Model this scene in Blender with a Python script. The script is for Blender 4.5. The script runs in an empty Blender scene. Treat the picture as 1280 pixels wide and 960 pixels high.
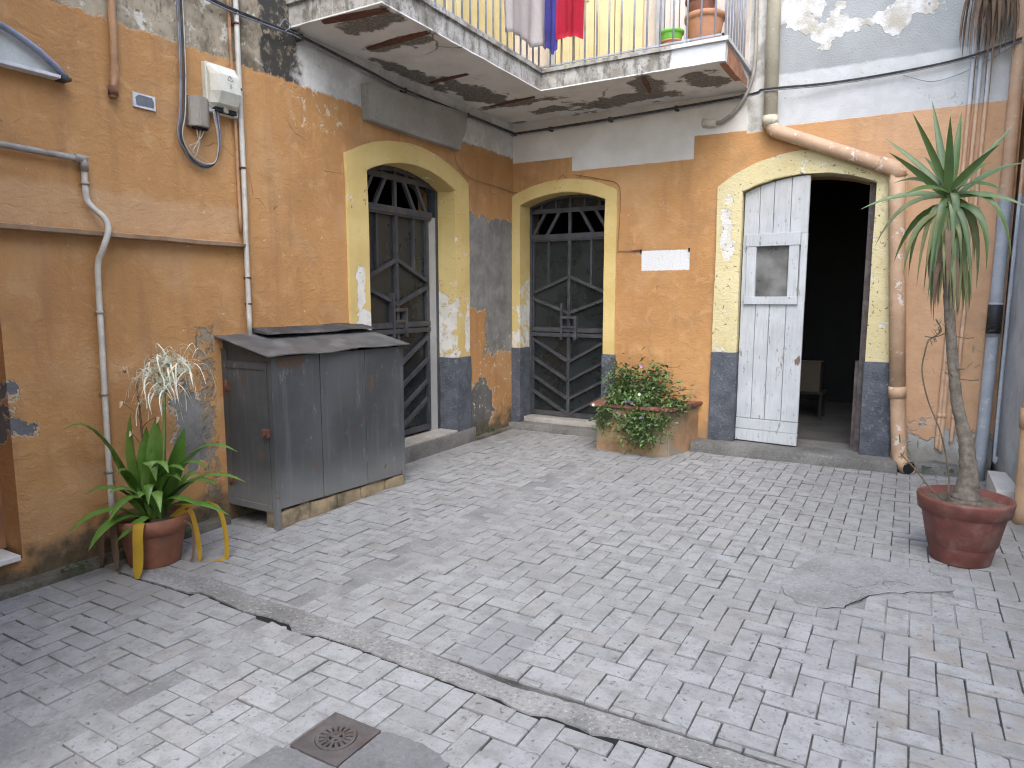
import bpy, bmesh, math, random
from mathutils import Vector, Matrix, noise as mnoise
R = math.radians
scene = bpy.context.scene
COL = scene.collection

# ------------------------------------------------------------------ camera
cam_d = bpy.data.cameras.new('camera')
cam = bpy.data.objects.new('camera', cam_d); COL.objects.link(cam)
cam.location = (4.036, -7.021, 1.55)
cam.rotation_euler = (R(90 - 7.258), 0, R(29.96))
cam_d.sensor_fit = 'HORIZONTAL'; cam_d.sensor_width = 36.0
cam_d.lens = 36.0 * 858.15 / 1280.0
cam_d.clip_start = 0.05; cam_d.clip_end = 500
scene.camera = cam

# ------------------------------------------------------------------ sky, sun, exposure
SUN_EL, SUN_AZ = R(50), R(152)          # azimuth measured clockwise from +Y
world = bpy.data.worlds.new('World'); scene.world = world; world.use_nodes = True
wn = world.node_tree; wn.nodes.clear()
sky = wn.nodes.new('ShaderNodeTexSky'); sky.sky_type = 'NISHITA'; sky.sun_disc = False
sky.sun_elevation = SUN_EL; sky.sun_rotation = SUN_AZ
sky.air_density = 1.0; sky.dust_density = 1.0; sky.ozone_density = 1.0; sky.altitude = 0
hs = wn.nodes.new('ShaderNodeHueSaturation'); hs.inputs['Saturation'].default_value = 0.75
bg = wn.nodes.new('ShaderNodeBackground'); bg.inputs['Strength'].default_value = 0.15
wo = wn.nodes.new('ShaderNodeOutputWorld')
wn.links.new(sky.outputs[0], hs.inputs['Color']); wn.links.new(hs.outputs[0], bg.inputs['Color']); wn.links.new(bg.outputs[0], wo.inputs['Surface'])
sun_d = bpy.data.lights.new('sun', 'SUN'); sun_d.energy = 0.6; sun_d.angle = R(50); sun_d.color = (1.0, 0.965, 0.92)
sun = bpy.data.objects.new('sun', sun_d); COL.objects.link(sun); sun.location = (6, -8, 12)
sdir = Vector((math.sin(SUN_AZ) * math.cos(SUN_EL), math.cos(SUN_AZ) * math.cos(SUN_EL), math.sin(SUN_EL)))
sun.rotation_euler = (-sdir).to_track_quat('-Z', 'Y').to_euler()
vs = scene.view_settings
vs.view_transform = 'Standard'; vs.look = 'None'; vs.gamma = 1.0; vs.use_curve_mapping = False
vs.exposure = 2.3
scene.cycles.max_bounces = 6; scene.cycles.diffuse_bounces = 3; scene.cycles.glossy_bounces = 2; scene.cycles.transmission_bounces = 2
scene.cycles.use_denoising = True; scene.cycles.filter_width = 1.15
scene.cycles.use_adaptive_sampling = True; scene.cycles.adaptive_threshold = 0.03

# ------------------------------------------------------------------ object helpers
def link(o, parent=None):
    COL.objects.link(o)
    if parent is not None:
        o.parent = parent
        m = Matrix.Identity(4); p = parent
        while p is not None:
            m = (Matrix.LocRotScale(p.location, p.rotation_euler, p.scale) if p.parent is None else
                 p.matrix_parent_inverse @ Matrix.LocRotScale(p.location, p.rotation_euler, p.scale)) @ m
            p = p.parent
        o.matrix_parent_inverse = m.inverted()
    return o

def tag(o, label=None, cat=None, group=None, kind=None):
    if label: o['label'] = label
    if cat: o['category'] = cat
    if group: o['group'] = group
    if kind: o['kind'] = kind
    return o

def thing(name, loc, label, cat, group=None, kind=None):
    o = bpy.data.objects.new(name, None); o.location = loc; o.empty_display_size = 0.1
    COL.objects.link(o)
    return tag(o, label, cat, group, kind)

def obj(name, bm, mat, parent=None, smooth=False, recalc=True):
    if recalc: bmesh.ops.recalc_face_normals(bm, faces=bm.faces)
    me = bpy.data.meshes.new(name); bm.to_mesh(me); bm.free()
    if smooth:
        me.polygons.foreach_set('use_smooth', [True] * len(me.polygons))
        if smooth == 'auto':
            try: me.set_sharp_from_angle(angle=R(38))
            except Exception: pass
    if isinstance(mat, (list, tuple)):
        for m in mat: me.materials.append(m)
    else: me.materials.append(mat)
    return link(bpy.data.objects.new(name, me), parent)

def NB(): return bmesh.new()

def box(bm, x0, x1, y0, y1, z0, z1, bev=0.0, mi=0):
    vs_ = [bm.verts.new((x, y, z)) for z in (z0, z1) for y in (y0, y1) for x in (x0, x1)]
    F = [(0,2,3,1), (4,5,7,6), (0,1,5,4), (2,6,7,3), (0,4,6,2), (1,3,7,5)]
    fs = [bm.faces.new([vs_[i] for i in f]) for f in F]
    for f in fs: f.material_index = mi
    if bev > 0:
        es = list({e for f in fs for e in f.edges})
        bmesh.ops.bevel(bm, geom=es, offset=bev, segments=2, profile=0.6, affect='EDGES')
    return vs_

def tube(bm, pts, rad, seg=10, cap=True, mi=0):
    pts = [Vector(p) for p in pts]
    rads = rad if isinstance(rad, (list, tuple)) else [rad] * len(pts)
    rings = []; n = None
    for i, p in enumerate(pts):
        t = (pts[min(i+1, len(pts)-1)] - pts[max(i-1, 0)]).normalized()
        if n is None:
            n = t.cross(Vector((0, 0, 1)))
            if n.length < 1e-3: n = t.cross(Vector((1, 0, 0)))
        n = (n - t * n.dot(t)).normalized(); b = t.cross(n)
        rings.append([bm.verts.new(p + (n * math.cos(a) + b * math.sin(a)) * rads[i]) for a in [2*math.pi*k/seg for k in range(seg)]])
    for a, c in zip(rings, rings[1:]):
        for k in range(seg):
            f = bm.faces.new((a[k], a[(k+1) % seg], c[(k+1) % seg], c[k])); f.smooth = True; f.material_index = mi
    if cap:
        for r_ in (rings[0], rings[-1]):
            f = bm.faces.new(r_); f.material_index = mi
    return rings

def curve(pts, n=8):
    """Catmull-Rom through points"""
    P = [Vector(p) for p in pts]; P = [P[0]*2 - P[1]] + P + [P[-1]*2 - P[-2]]
    out = []
    for i in range(1, len(P) - 2):
        for k in range(n):
            t = k / n; a, b, c, d = P[i-1], P[i], P[i+1], P[i+2]
            out.append(0.5 * ((2*b) + (c-a)*t + (2*a-5*b+4*c-d)*t*t + (3*b-a-3*c+d)*t**3))
    out.append(P[-2]); return out

def lathe(bm, prof, c=(0, 0, 0), seg=32, mi=0, wob=0.0):
    rings = []
    for r_, z in prof:
        if r_ < 1e-5: rings.append([bm.verts.new((c[0], c[1], c[2] + z))])
        else: rings.append([bm.verts.new((c[0] + r_*math.cos(a)*(1+wob*math.sin(3*a)), c[1] + r_*math.sin(a), c[2] + z)) for a in [2*math.pi*k/seg for k in range(seg)]])
    for a, b in zip(rings, rings[1:]):
        for k in range(seg):
            k2 = (k+1) % seg
            q = [a[k % len(a)], a[k2 % len(a)], b[k2 % len(b)], b[k % len(b)]]
            q2 = []
            for v in q:
                if v not in q2: q2.append(v)
            if len(q2) >= 3:
                f = bm.faces.new(q2); f.smooth = True; f.material_index = mi

def prism(bm, poly, mapf, d0, d1, mi=0):
    """poly [(s,z)] extruded between depth d0 and d1; mapf(s,d,z)->xyz"""
    a = [bm.verts.new(mapf(s, d0, z)) for s, z in poly]; b = [bm.verts.new(mapf(s, d1, z)) for s, z in poly]
    fs = [bm.faces.new(a), bm.faces.new(b[::-1])]
    n = len(poly)
    for k in range(n): fs.append(bm.faces.new((a[k], b[k], b[(k+1) % n], a[(k+1) % n])))
    for f in fs: f.material_index = mi
    return fs

ML = lambda s, d, z: (d, s, z)        # on the wall at x=0: s runs along +y, d out into the court
MBk = lambda s, d, z: (s, -d, z)      # on the wall at y=0: s runs along +x, d out into the court

def bar2(bm, mapf, p, q, w, d0, d1):
    """flat bar from (s,z) p to q, width w"""
    v = Vector((q[0]-p[0], q[1]-p[1])); n = Vector((-v.y, v.x)).normalized() * (w/2)
    prism(bm, [(p[0]+n.x, p[1]+n.y), (q[0]+n.x, q[1]+n.y), (q[0]-n.x, q[1]-n.y), (p[0]-n.x, p[1]-n.y)], mapf, d0, d1)

def arc(c, hw, zs, za, n=16):
    h = za - zs; r_ = (hw*hw + h*h) / (2*h); zc = za - r_
    a0 = math.asin(hw / r_)
    return [(c + r_*math.sin(a), zc + r_*math.cos(a)) for a in [-a0 + 2*a0*k/n for k in range(n+1)]]

def arc_z(c, hw, zs, za, s):
    h = za - zs; r_ = (hw*hw + h*h) / (2*h); zc = za - r_
    return zc + math.sqrt(max(r_*r_ - (s-c)**2, 0))

def leaf(bm, pts, width, fold=0.25, side=None, taper=None, mi=0):
    """blade along centre line pts with a V fold"""
    P = [Vector(p) for p in pts]; n = len(P); prev = None
    for i, p in enumerate(P):
        t = (P[min(i+1, n-1)] - P[max(i-1, 0)]).normalized()
        sd = side.copy() if side is not None else t.cross(Vector((0, 0, 1)))
        if sd.length < 1e-3: sd = Vector((1, 0, 0))
        sd = (sd - t * sd.dot(t)).normalized(); up = sd.cross(t)
        if up.z < 0 and side is None: up = -up
        u = i / (n-1)
        w = width * (taper(u) if taper else max(0.0, math.sin(math.pi * min(1, 0.12 + 0.88*u))**0.6)) / 2
        row = [bm.verts.new(p - sd*w + up*w*fold), bm.verts.new(p), bm.verts.new(p + sd*w + up*w*fold)]
        if prev:
            for k in (0, 1):
                f = bm.faces.new((prev[k], prev[k+1], row[k+1], row[k])); f.smooth = True; f.material_index = mi
        prev = row

def bez(a, b, c, n=9):
    a, b, c = Vector(a), Vector(b), Vector(c)
    return [a*(1-t)**2 + b*2*t*(1-t) + c*t*t for t in [k/n for k in range(n+1)]]

# ------------------------------------------------------------------ node helpers
class NT:
    def __init__(s, name):
        s.mat = bpy.data.materials.new(name); s.mat.use_nodes = True
        s.t = s.mat.node_tree; s.t.nodes.clear()
        s.out = s.t.nodes.new('ShaderNodeOutputMaterial')
        s.b = s.t.nodes.new('ShaderNodeBsdfPrincipled'); s.t.links.new(s.b.outputs[0], s.out.inputs['Surface'])
        s._geo = None
    def n(s, ty, **kw):
        nd = s.t.nodes.new(ty)
        for k, v in kw.items(): setattr(nd, k, v)
        return nd
    def put(s, sock, v):
        if v is None: return
        if isinstance(v, bpy.types.NodeSocket): s.t.links.new(v, sock)
        elif isinstance(v, (tuple, list)) and len(v) == 3 and sock.type == 'RGBA': sock.default_value = (*v, 1)
        else: sock.default_value = v
    @property
    def pos(s):
        if s._geo is None: s._geo = s.n('ShaderNodeNewGeometry')
        return s._geo.outputs['Position']
    def xyz(s, v=None):
        nd = s.n('ShaderNodeSeparateXYZ'); s.put(nd.inputs[0], v or s.pos); return nd.outputs
    def vec(s, x, y, z):
        nd = s.n('ShaderNodeCombineXYZ')
        for i, q in enumerate((x, y, z)): s.put(nd.inputs[i], q)
        return nd.outputs[0]
    def m(s, op, a, b=0.0, c=None, clamp=False):
        nd = s.n('ShaderNodeMath', operation=op, use_clamp=clamp); s.put(nd.inputs[0], a); s.put(nd.inputs[1], b)
        if c is not None: s.put(nd.inputs[2], c)
        return nd.outputs[0]
    def noise(s, scale, detail=4, rough=0.55, v=None, dist=0.0, off=None):
        nd = s.n('ShaderNodeTexNoise'); v = v or s.pos
        if off is not None:
            a = s.n('ShaderNodeVectorMath', operation='ADD'); s.put(a.inputs[0], v); a.inputs[1].default_value = off; v = a.outputs[0]
        s.put(nd.inputs['Vector'], v); nd.inputs['Scale'].default_value = scale; nd.inputs['Detail'].default_value = min(detail, 4)
        nd.inputs['Roughness'].default_value = rough; nd.inputs['Distortion'].default_value = dist
        return nd.outputs['Fac']
    def voro(s, scale, feature='DISTANCE_TO_EDGE', v=None, out='Distance'):
        nd = s.n('ShaderNodeTexVoronoi', feature=feature); s.put(nd.inputs['Vector'], v or s.pos); nd.inputs['Scale'].default_value = scale
        return nd.outputs[out]
    def rng(s, v, a, b, c=0.0, d=1.0, smooth=True):
        nd = s.n('ShaderNodeMapRange', interpolation_type='SMOOTHSTEP' if smooth else 'LINEAR')
        s.put(nd.inputs[0], v)
        for i, q in enumerate((a, b, c, d)): s.put(nd.inputs[1+i], q)
        return nd.outputs[0]
    def mix(s, f, a, b, mode='MIX'):
        nd = s.n('ShaderNodeMix', data_type='RGBA', blend_type=mode)
        s.put(nd.inputs[0], f); s.put(nd.inputs[6], a); s.put(nd.inputs[7], b); return nd.outputs[2]
    def lerp(s, f, a, b):
        nd = s.n('ShaderNodeMix', data_type='FLOAT'); s.put(nd.inputs[0], f); s.put(nd.inputs[2], a); s.put(nd.inputs[3], b); return nd.outputs[0]
    def scalev(s, v, x, y, z):
        nd = s.n('ShaderNodeVectorMath', operation='MULTIPLY'); s.put(nd.inputs[0], v); nd.inputs[1].default_value = (x, y, z); return nd.outputs[0]
    def warp(s, v, scale, amp):
        nz = s.n('ShaderNodeTexNoise'); s.put(nz.inputs['Vector'], v); nz.inputs['Scale'].default_value = scale; nz.inputs['Detail'].default_value = 3
        a = s.n('ShaderNodeVectorMath', operation='SUBTRACT'); s.t.links.new(nz.outputs['Color'], a.inputs[0]); a.inputs[1].default_value = (.5, .5, .5)
        b = s.n('ShaderNodeVectorMath', operation='SCALE'); s.t.links.new(a.outputs[0], b.inputs[0]); b.inputs['Scale'].default_value = amp
        c = s.n('ShaderNodeVectorMath', operation='ADD'); s.put(c.inputs[0], v); s.t.links.new(b.outputs[0], c.inputs[1]); return c.outputs[0]
    def rect(s, u, v, u0, u1, v0, v1, nz, amp=0.1, edge=0.012):
        du = s.m('SUBTRACT', s.m('ABSOLUTE', s.m('SUBTRACT', u, (u0+u1)/2)), (u1-u0)/2)
        dv = s.m('SUBTRACT', s.m('ABSOLUTE', s.m('SUBTRACT', v, (v0+v1)/2)), (v1-v0)/2)
        d = s.m('MAXIMUM', du, dv)
        if nz is not None: d = s.m('ADD', d, s.m('MULTIPLY', s.m('SUBTRACT', nz, 0.5), amp))
        s.d = d; return s.rng(d, edge, -edge)
    def rim(s, w=.018, edge=.004):
        return s.m('SUBTRACT', s.rng(s.d, w+edge, w-edge), s.rng(s.d, edge, -edge), clamp=True)
    def ell(s, u, v, uc, vc, ru, rv, nz, amp=0.1, edge=0.02):
        a = s.m('DIVIDE', s.m('SUBTRACT', u, uc), ru); b = s.m('DIVIDE', s.m('SUBTRACT', v, vc), rv)
        d = s.m('SUBTRACT', s.m('SQRT', s.m('ADD', s.m('MULTIPLY', a, a), s.m('MULTIPLY', b, b))), 1.0)
        d = s.m('MULTIPLY', d, min(ru, rv))
        if nz is not None: d = s.m('ADD', d, s.m('MULTIPLY', s.m('SUBTRACT', nz, 0.5), amp))
        s.d = d; return s.rng(d, edge, -edge)
    def fin(s, col, rough=0.8, height=None, bump=0.5, dist=0.01, metal=0.0, spec=None, alpha=None):
        s.put(s.b.inputs['Base Color'], col); s.put(s.b.inputs['Roughness'], rough); s.put(s.b.inputs['Metallic'], metal)
        if spec is not None: s.put(s.b.inputs['Specular IOR Level'], spec)
        if height is not None:
            bp = s.n('ShaderNodeBump'); bp.inputs['Strength'].default_value = bump; bp.inputs['Distance'].default_value = dist
            s.put(bp.inputs['Height'], height); s.t.links.new(bp.outputs[0], s.b.inputs['Normal'])
        return s.mat

def simple(name, c, rough=0.7, var=0.25, scale=6.0, bump=0.3, dirt=None, dirt_amt=0.5, metal=0.0, spec=None, fine=60.0, dist=0.004):
    """a worn painted / mineral surface: colour breaks up at two scales, dirt in blotches"""
    s = NT(name)
    n1 = s.noise(scale, 5, 0.6); n2 = s.noise(fine, 3, 0.6, off=(3, 1, 7))
    a = tuple(max(0, q*(1-var)) for q in c); b = tuple(min(1, q*(1+var)) for q in c)
    col = s.mix(s.rng(n1, .3, .7), a, b)
    col = s.mix(s.m('MULTIPLY', s.rng(n2, .35, .75), .35), col, tuple(q*.75 for q in c))
    if dirt is not None:
        n3 = s.noise(scale*.7, 6, 0.65, off=(9, 4, 2)); col = s.mix(s.m('MULTIPLY', s.rng(n3, .48, .68), dirt_amt), col, dirt)
    h = s.m('ADD', n1, s.m('MULTIPLY', n2, .5))
    return s.fin(col, s.rng(n1, .2, .8, max(.02, rough-.12), min(1, rough+.1)), h, bump, dist, metal, spec)

# ------------------------------------------------------------------ wall materials
OR1, OR2, OR3 = (0.49, 0.262, 0.104), (0.40, 0.206, 0.080), (0.565, 0.345, 0.17)

def orange_base(s, u, v):
    """ochre limewash: blotches, run marks, trowel relief"""
    n_big = s.noise(0.9, 4, 0.55); n_mid = s.noise(5.5, 6, 0.65, dist=0.6); n_fin = s.noise(75, 4, 0.6)
    streak = s.noise(1.0, 5, 0.6, v=s.vec(s.m('MULTIPLY', u, 7.0), 0.0, s.m('MULTIPLY', v, 0.9)))
    col = s.mix(s.rng(n_big, .36, .64), OR2, OR1)
    col = s.mix(s.m('MULTIPLY', s.rng(n_mid, .5, .72), .55), col, OR3)
    col = s.mix(s.m('MULTIPLY', s.rng(streak, .48, .72), .55), col, (0.32, 0.165, 0.08))
    grime = s.noise(2.6, 4, .65, off=(11, 3, 5)); col = s.mix(s.m('MULTIPLY', s.rng(grime, .52, .70), .38), col, (0.27, 0.165, 0.09))
    col = s.mix(s.m('MULTIPLY', s.rng(n_fin, .55, .75), .25), col, (0.70, 0.42, 0.22))
    fd = s.noise(1.5, 3, .6, off=(8, 2, 1)); col = s.mix(s.m('MULTIPLY', s.rng(fd, .52, .66), .4), col, (0.54, 0.335, 0.175))
    # small scars, chips and hairline cracks
    wp = s.warp(s.pos, 3.0, 0.25)
    vd = s.voro(1.15, v=s.warp(wp, 14, .05)); gate = s.rng(s.noise(1.9, 3, off=(5, 5, 5)), .60, .64)
    crack = s.m('MULTIPLY', s.rng(vd, .006, .001), gate)
    col = s.mix(s.m('MULTIPLY', crack, .5), col, (0.17, 0.085, 0.045))
    chip = s.m('MULTIPLY', s.rng(s.noise(26, 3, .5, v=s.warp(s.pos, 9, .05)), .685, .71), s.rng(s.noise(2.1, 2, off=(1, 8, 3)), .5, .58))
    col = s.mix(s.m('MULTIPLY', chip, .75), col, (0.60, 0.47, 0.34))
    fl = s.noise(13, 5, .6, v=s.scalev(s.pos, 1, 1, 1.9), dist=.8)
    h = s.m('ADD', s.m('MULTIPLY', n_mid, 1.3), s.m('ADD', s.m('MULTIPLY', n_fin, .28), s.m('MULTIPLY', fl, .8)))
    h = s.m('SUBTRACT', h, s.m('ADD', s.m('MULTIPLY', crack, .5), s.m('MULTIPLY', chip, .4)))
    return col, h, n_big, n_mid, n_fin

def cement_col(s, c0=(0.155, 0.148, 0.135), c1=(0.27, 0.26, 0.24), off=(2, 2, 2)):
    a = s.noise(4.5, 6, .68, off=off); b = s.noise(48, 4, .6, off=off)
    c = s.mix(s.rng(a, .3, .7), c0, c1)
    return s.mix(s.m('MULTIPLY', s.rng(b, .5, .75), .35), c, tuple(q*.55 for q in c0)), s.m('ADD', s.m('MULTIPLY', a, .6), s.m('MULTIPLY', b, .5))

def mat_left_wall():
    s = NT('ochre_plaster_with_bare_stone')
    x, y, z = s.xyz()[:3]; u, v = y, z
    col, h, nb, nm, nf = orange_base(s, u, v)
    e1 = s.noise(5, 6, .62, off=(4, 0, 1)); e2 = s.noise(16, 5, .62, off=(0, 7, 0))
    cc, ch = cement_col(s)
    def layer(mask, c, hh, k=.0):
        nonlocal col, h
        col = s.mix(mask, col, c); h = s.lerp(mask, h, s.m('ADD', hh, k))
    bnd = s.rect(u, v, -6.6, -3.74, 1.93, 2.15, e1, .16, .03); col = s.mix(s.m('MULTIPLY', bnd, .45), col, (0.56, 0.37, 0.215))
    # bare cement where plaster fell
    RIM = s.mix(e2, (0.58, 0.47, 0.34), (0.40, 0.30, 0.20))
    m1 = s.rect(u, v, -0.93, 0.3, 1.42, 2.40, e1, .32, .005); da = s.d
    m1 = s.m('MAXIMUM', m1, s.rect(u, v, -0.60, 0.3, .93, 1.6, e1, .42, .005)); s.d = s.m('MINIMUM', da, s.d)
    layer(s.m('MULTIPLY', s.rim(.016), s.rng(e2, .42, .55)), RIM, ch, -.3); layer(m1, cc, ch, -1.7)
    m2 = s.ell(u, v, -0.70, .33, .27, .31, e1, .42, .006); layer(s.m('MULTIPLY', s.rim(.02), s.rng(e2, .42, .55)), RIM, ch, -.3); layer(m2, s.mix(.55, cc, (0.06, 0.058, 0.056)), ch, -.7)
    m3 = s.ell(u, v, -4.24, .70, .13, .25, e1, .45, .005); layer(s.m('MULTIPLY', s.rim(.02), s.rng(e2, .40, .5)), RIM, ch, -.3); layer(m3, cc, ch, -1.5)
    m4 = s.ell(u, v, -5.31, .87, .09, .14, e1, .45, .005); layer(s.rim(.012), RIM, ch, -.3); layer(m4, s.mix(.6, cc, (0.10, 0.105, 0.13)), ch, -.9)
    pale = s.m('MULTIPLY', s.rect(u, v, -.97, .1, .1, 1.15, e1, .3), s.rng(e2, .60, .66)); layer(pale, (0.62, 0.52, 0.38), ch, -.2)
    scr = s.m('MULTIPLY', s.ell(u, v, -3.02, 2.93, .26, .16, e1, .25, .03), s.rng(e2, .55, .60)); layer(scr, (0.56, 0.44, 0.30), ch, -.2)
    rubb = s.m('MULTIPLY', s.rect(u, v, -4.16, -4.03, .05, 1.35, e1, .12), s.rng(e2, .45, .55)); layer(rubb, s.mix(e2, (0.16, 0.12, 0.08), (0.36, 0.30, 0.22)), ch, -.5)
    # stone and lime above the painted zone
    top = s.rng(s.m('ADD', v, s.m('MULTIPLY', s.m('SUBTRACT', e2, .5), .09)), 3.095, 3.12)
    ns = s.noise(3.4, 7, .72, off=(1, 1, 9)); nd = s.noise(1.7, 6, .7, v=s.vec(s.m('MULTIPLY', u, 3.2), 1.0, s.m('MULTIPLY', v, 1.1)))
    st = s.mix(s.rng(ns, .32, .66), (0.15, 0.12, 0.08), (0.40, 0.335, 0.235))
    st = s.mix(s.rng(s.noise(9, 5, .7, off=(0, 3, 3)), .56, .66), st, (0.56, 0.52, 0.44))
    st = s.mix(s.m('MULTIPLY', s.rng(nd, .50, .62), .85), st, (0.075, 0.068, 0.056))
    pit = s.rng(s.noise(30, 4, .6, off=(0, 0, 4)), .60, .68); st = s.mix(s.m('MULTIPLY', pit, .6), st, (0.10, 0.085, 0.065))
    lime = s.rng(s.m('ADD', u, s.m('MULTIPLY', s.m('SUBTRACT', e1, .5), .5)), -3.24, -3.14)
    lc = s.mix(s.rng(ns, .38, .7), (0.46, 0.455, 0.43), (0.66, 0.655, 0.63)); lc = s.mix(s.m('MULTIPLY', s.rng(e2, .60, .70), .6), lc, (0.30, 0.28, 0.25))
    blot = s.rect(u, v, -3.52, -3.18, 3.02, 3.75, e1, .34); st = s.mix(s.m('MULTIPLY', blot, s.rng(e2, .36, .5)), st, (0.055, 0.05, 0.043))
    st = s.mix(lime, st, lc)
    layer(top, st, s.m('SUBTRACT', s.m('MULTIPLY', ns, 1.6), s.m('MULTIPLY', pit, .5)), -.9)
    # house front above the balcony, cream paint
    up = s.m('MULTIPLY', s.rng(v, 3.66, 3.665), s.rng(u, -3.3, -3.29)); layer(up, s.mix(s.rng(nm, .3, .7), (0.55, 0.43, 0.19), (0.62, 0.50, 0.25)), nf)
    # damp foot
    foot = s.rng(s.m('ADD', v, s.m('MULTIPLY', s.m('SUBTRACT', e1, .5), .7)), .30, .08)
    col = s.mix(s.m('MULTIPLY', foot, .9), col, s.mix(s.rng(e2, .4, .65), (0.105, 0.085, 0.058), (0.055, 0.052, 0.034)))
    return s.fin(col, s.rng(nm, .3, .7, .82, .95), h, .62, .012, spec=.25)

def mat_back_wall():
    s = NT('ochre_plaster_with_white_band')
    x, y, z = s.xyz()[:3]; u, v = x, z
    col, h, nb, nm, nf = orange_base(s, u, v)
    e1 = s.noise(5, 6, .62, off=(4, 0, 1)); e2 = s.noise(18, 5, .62, off=(0, 7, 0))
    cc, ch = cement_col(s, (0.24, 0.235, 0.22), (0.40, 0.395, 0.375))
    def layer(mask, c, hh, k=.0):
        nonlocal col, h
        col = s.mix(mask, col, c); h = s.lerp(mask, h, s.m('ADD', hh, k))
    # white lime band; its lower edge steps
    wz = s.m('ADD', v, s.m('MULTIPLY', s.m('SUBTRACT', e2, .5), .018))
    wm = s.m('MAXIMUM', s.rng(wz, 3.122, 3.13), s.rect(u, v, .745, 2.08, 2.907, 3.4, e2, .012, .004))
    wm = s.m('MAXIMUM', wm, s.rect(u, v, -.2, .745, 3.055, 3.4, e2, .014, .004))
    wc = s.mix(s.rng(s.noise(2.2, 5, .6), .35, .68), (0.62, 0.575, 0.52), (0.72, 0.69, 0.65))
    far = s.rng(u, 2.5, 2.9); wc = s.mix(far, wc, s.mix(s.rng(nm, .35, .7), (0.46, 0.465, 0.46), (0.53, 0.535, 0.53)))
    spk = s.m('MULTIPLY', s.rng(s.noise(38, 4, .65, v=s.warp(s.pos, 5, .1)), .60, .66), s.m('MULTIPLY', s.rng(s.noise(3, 3, off=(2, 0, 2)), .48, .6), far))
    wc = s.mix(s.m('MULTIPLY', spk, .75), wc, (0.36, 0.33, 0.28))
    layer(wm, wc, s.m('SUBTRACT', s.m('MULTIPLY', nf, .5), spk), .25)
    # grey skim and flaked lime higher up beside the balcony
    gm = s.m('MULTIPLY', s.rng(s.m('ADD', v, s.m('MULTIPLY', s.m('SUBTRACT', e1, .5), .06)), 3.575, 3.60), s.rng(u, 2.56, 2.6))
    gc = s.mix(s.rng(s.noise(1.6, 5, .6, off=(6, 0, 0)), .35, .7), (0.29, 0.30, 0.295), (0.36, 0.37, 0.365))
    layer(gm, gc, nf)
    fl = s.m('MULTIPLY', gm, s.rng(s.m('ADD', s.noise(2.3, 6, .6, off=(3, 3, 1)), s.m('MULTIPLY', s.m('SUBTRACT', v, 3.9), .16)), .56, .575))
    layer(fl, s.mix(s.rng(e1, .4, .6), (0.62, 0.615, 0.60), (0.42, 0.385, 0.32)), nf, .5)
    col3 = s.rect(u, v, 2.58, 2.72, 3.1, 8, e1, .06); layer(col3, s.mix(s.rng(e1, .35, .6), (0.34, 0.32, 0.28), (0.60, 0.58, 0.53)), ch, -.3)
    # house front above the balcony
    up = s.m('MULTIPLY', s.rng(v, 3.66, 3.665), s.rng(u, 2.57, 2.565)); layer(up, s.mix(s.rng(nm, .3, .7), (0.50, 0.42, 0.33), (0.57, 0.49, 0.40)), nf)
    # white paint tag on the ochre, with a drip edge
    pt = s.rect(u, v, 1.56, 2.068, 1.82, 2.025, s.noise(60, 3, .6, v=s.scalev(s.pos, 1.5, 1, .15)), .02, .004)
    pc = s.mix(s.rng(s.noise(26, 4, .7, v=s.scalev(s.pos, 2.6, 1, .15)), .60, .68), (0.66, 0.66, 0.655), (0.50, 0.42, 0.33)); layer(pt, pc, nf, .3)
    # dusty pinker lower right, crumbling foot
    pk = s.rng(u, 2.6, 4.3); col = s.mix(s.m('MULTIPLY', s.m('MULTIPLY', pk, s.rng(wm, 1, 0)), .65), col, s.mix(s.rng(e1, .4, .65), (0.56, 0.36, 0.235), (0.46, 0.30, 0.195)))
    f1 = s.m('MULTIPLY', s.rng(s.m('ADD', v, s.m('MULTIPLY', s.m('SUBTRACT', e1, .5), 1.0)), .42, .34), s.rng(u, 3.9, 4.1)); layer(f1, cc, ch, -.8)
    foot = s.rng(s.m('ADD', v, s.m('MULTIPLY', s.m('SUBTRACT', e1, .5), .5)), .34, .06)
    col = s.mix(s.m('MULTIPLY', foot, .55), col, (0.16, 0.125, 0.085))
    return s.fin(col, s.rng(nm, .3, .7, .8, .95), h, .62, .012, spec=.25)

def mat_right_wall():
    s = NT('pale_blue_plaster')
    x, y, z = s.xyz()[:3]
    nm = s.noise(4, 6, .62); e2 = s.noise(15, 5, .62); nf = s.noise(70, 3, .6)
    col = s.mix(s.rng(nm, .3, .7), (0.40, 0.435, 0.47), (0.50, 0.535, 0.565))
    col = s.mix(s.m('MULTIPLY', s.rng(e2, .58, .68), .5), col, (0.30, 0.31, 0.32))
    up = s.rng(z, 2.33, 2.345); col = s.mix(up, col, s.mix(s.rng(nm, .3, .7), OR1, OR3))
    up2 = s.rng(z, 3.2, 3.22); col = s.mix(up2, col, (0.6, 0.59, 0.57))
    ft = s.rng(s.m('ADD', z, s.m('MULTIPLY', s.m('SUBTRACT', nm, .5), .5)), .4, .1); col = s.mix(s.m('MULTIPLY', ft, .7), col, (0.26, 0.25, 0.23))
    return s.fin(col, .88, s.m('ADD', nm, s.m('MULTIPLY', e2, .5)), .5, .012, spec=.25)

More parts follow.
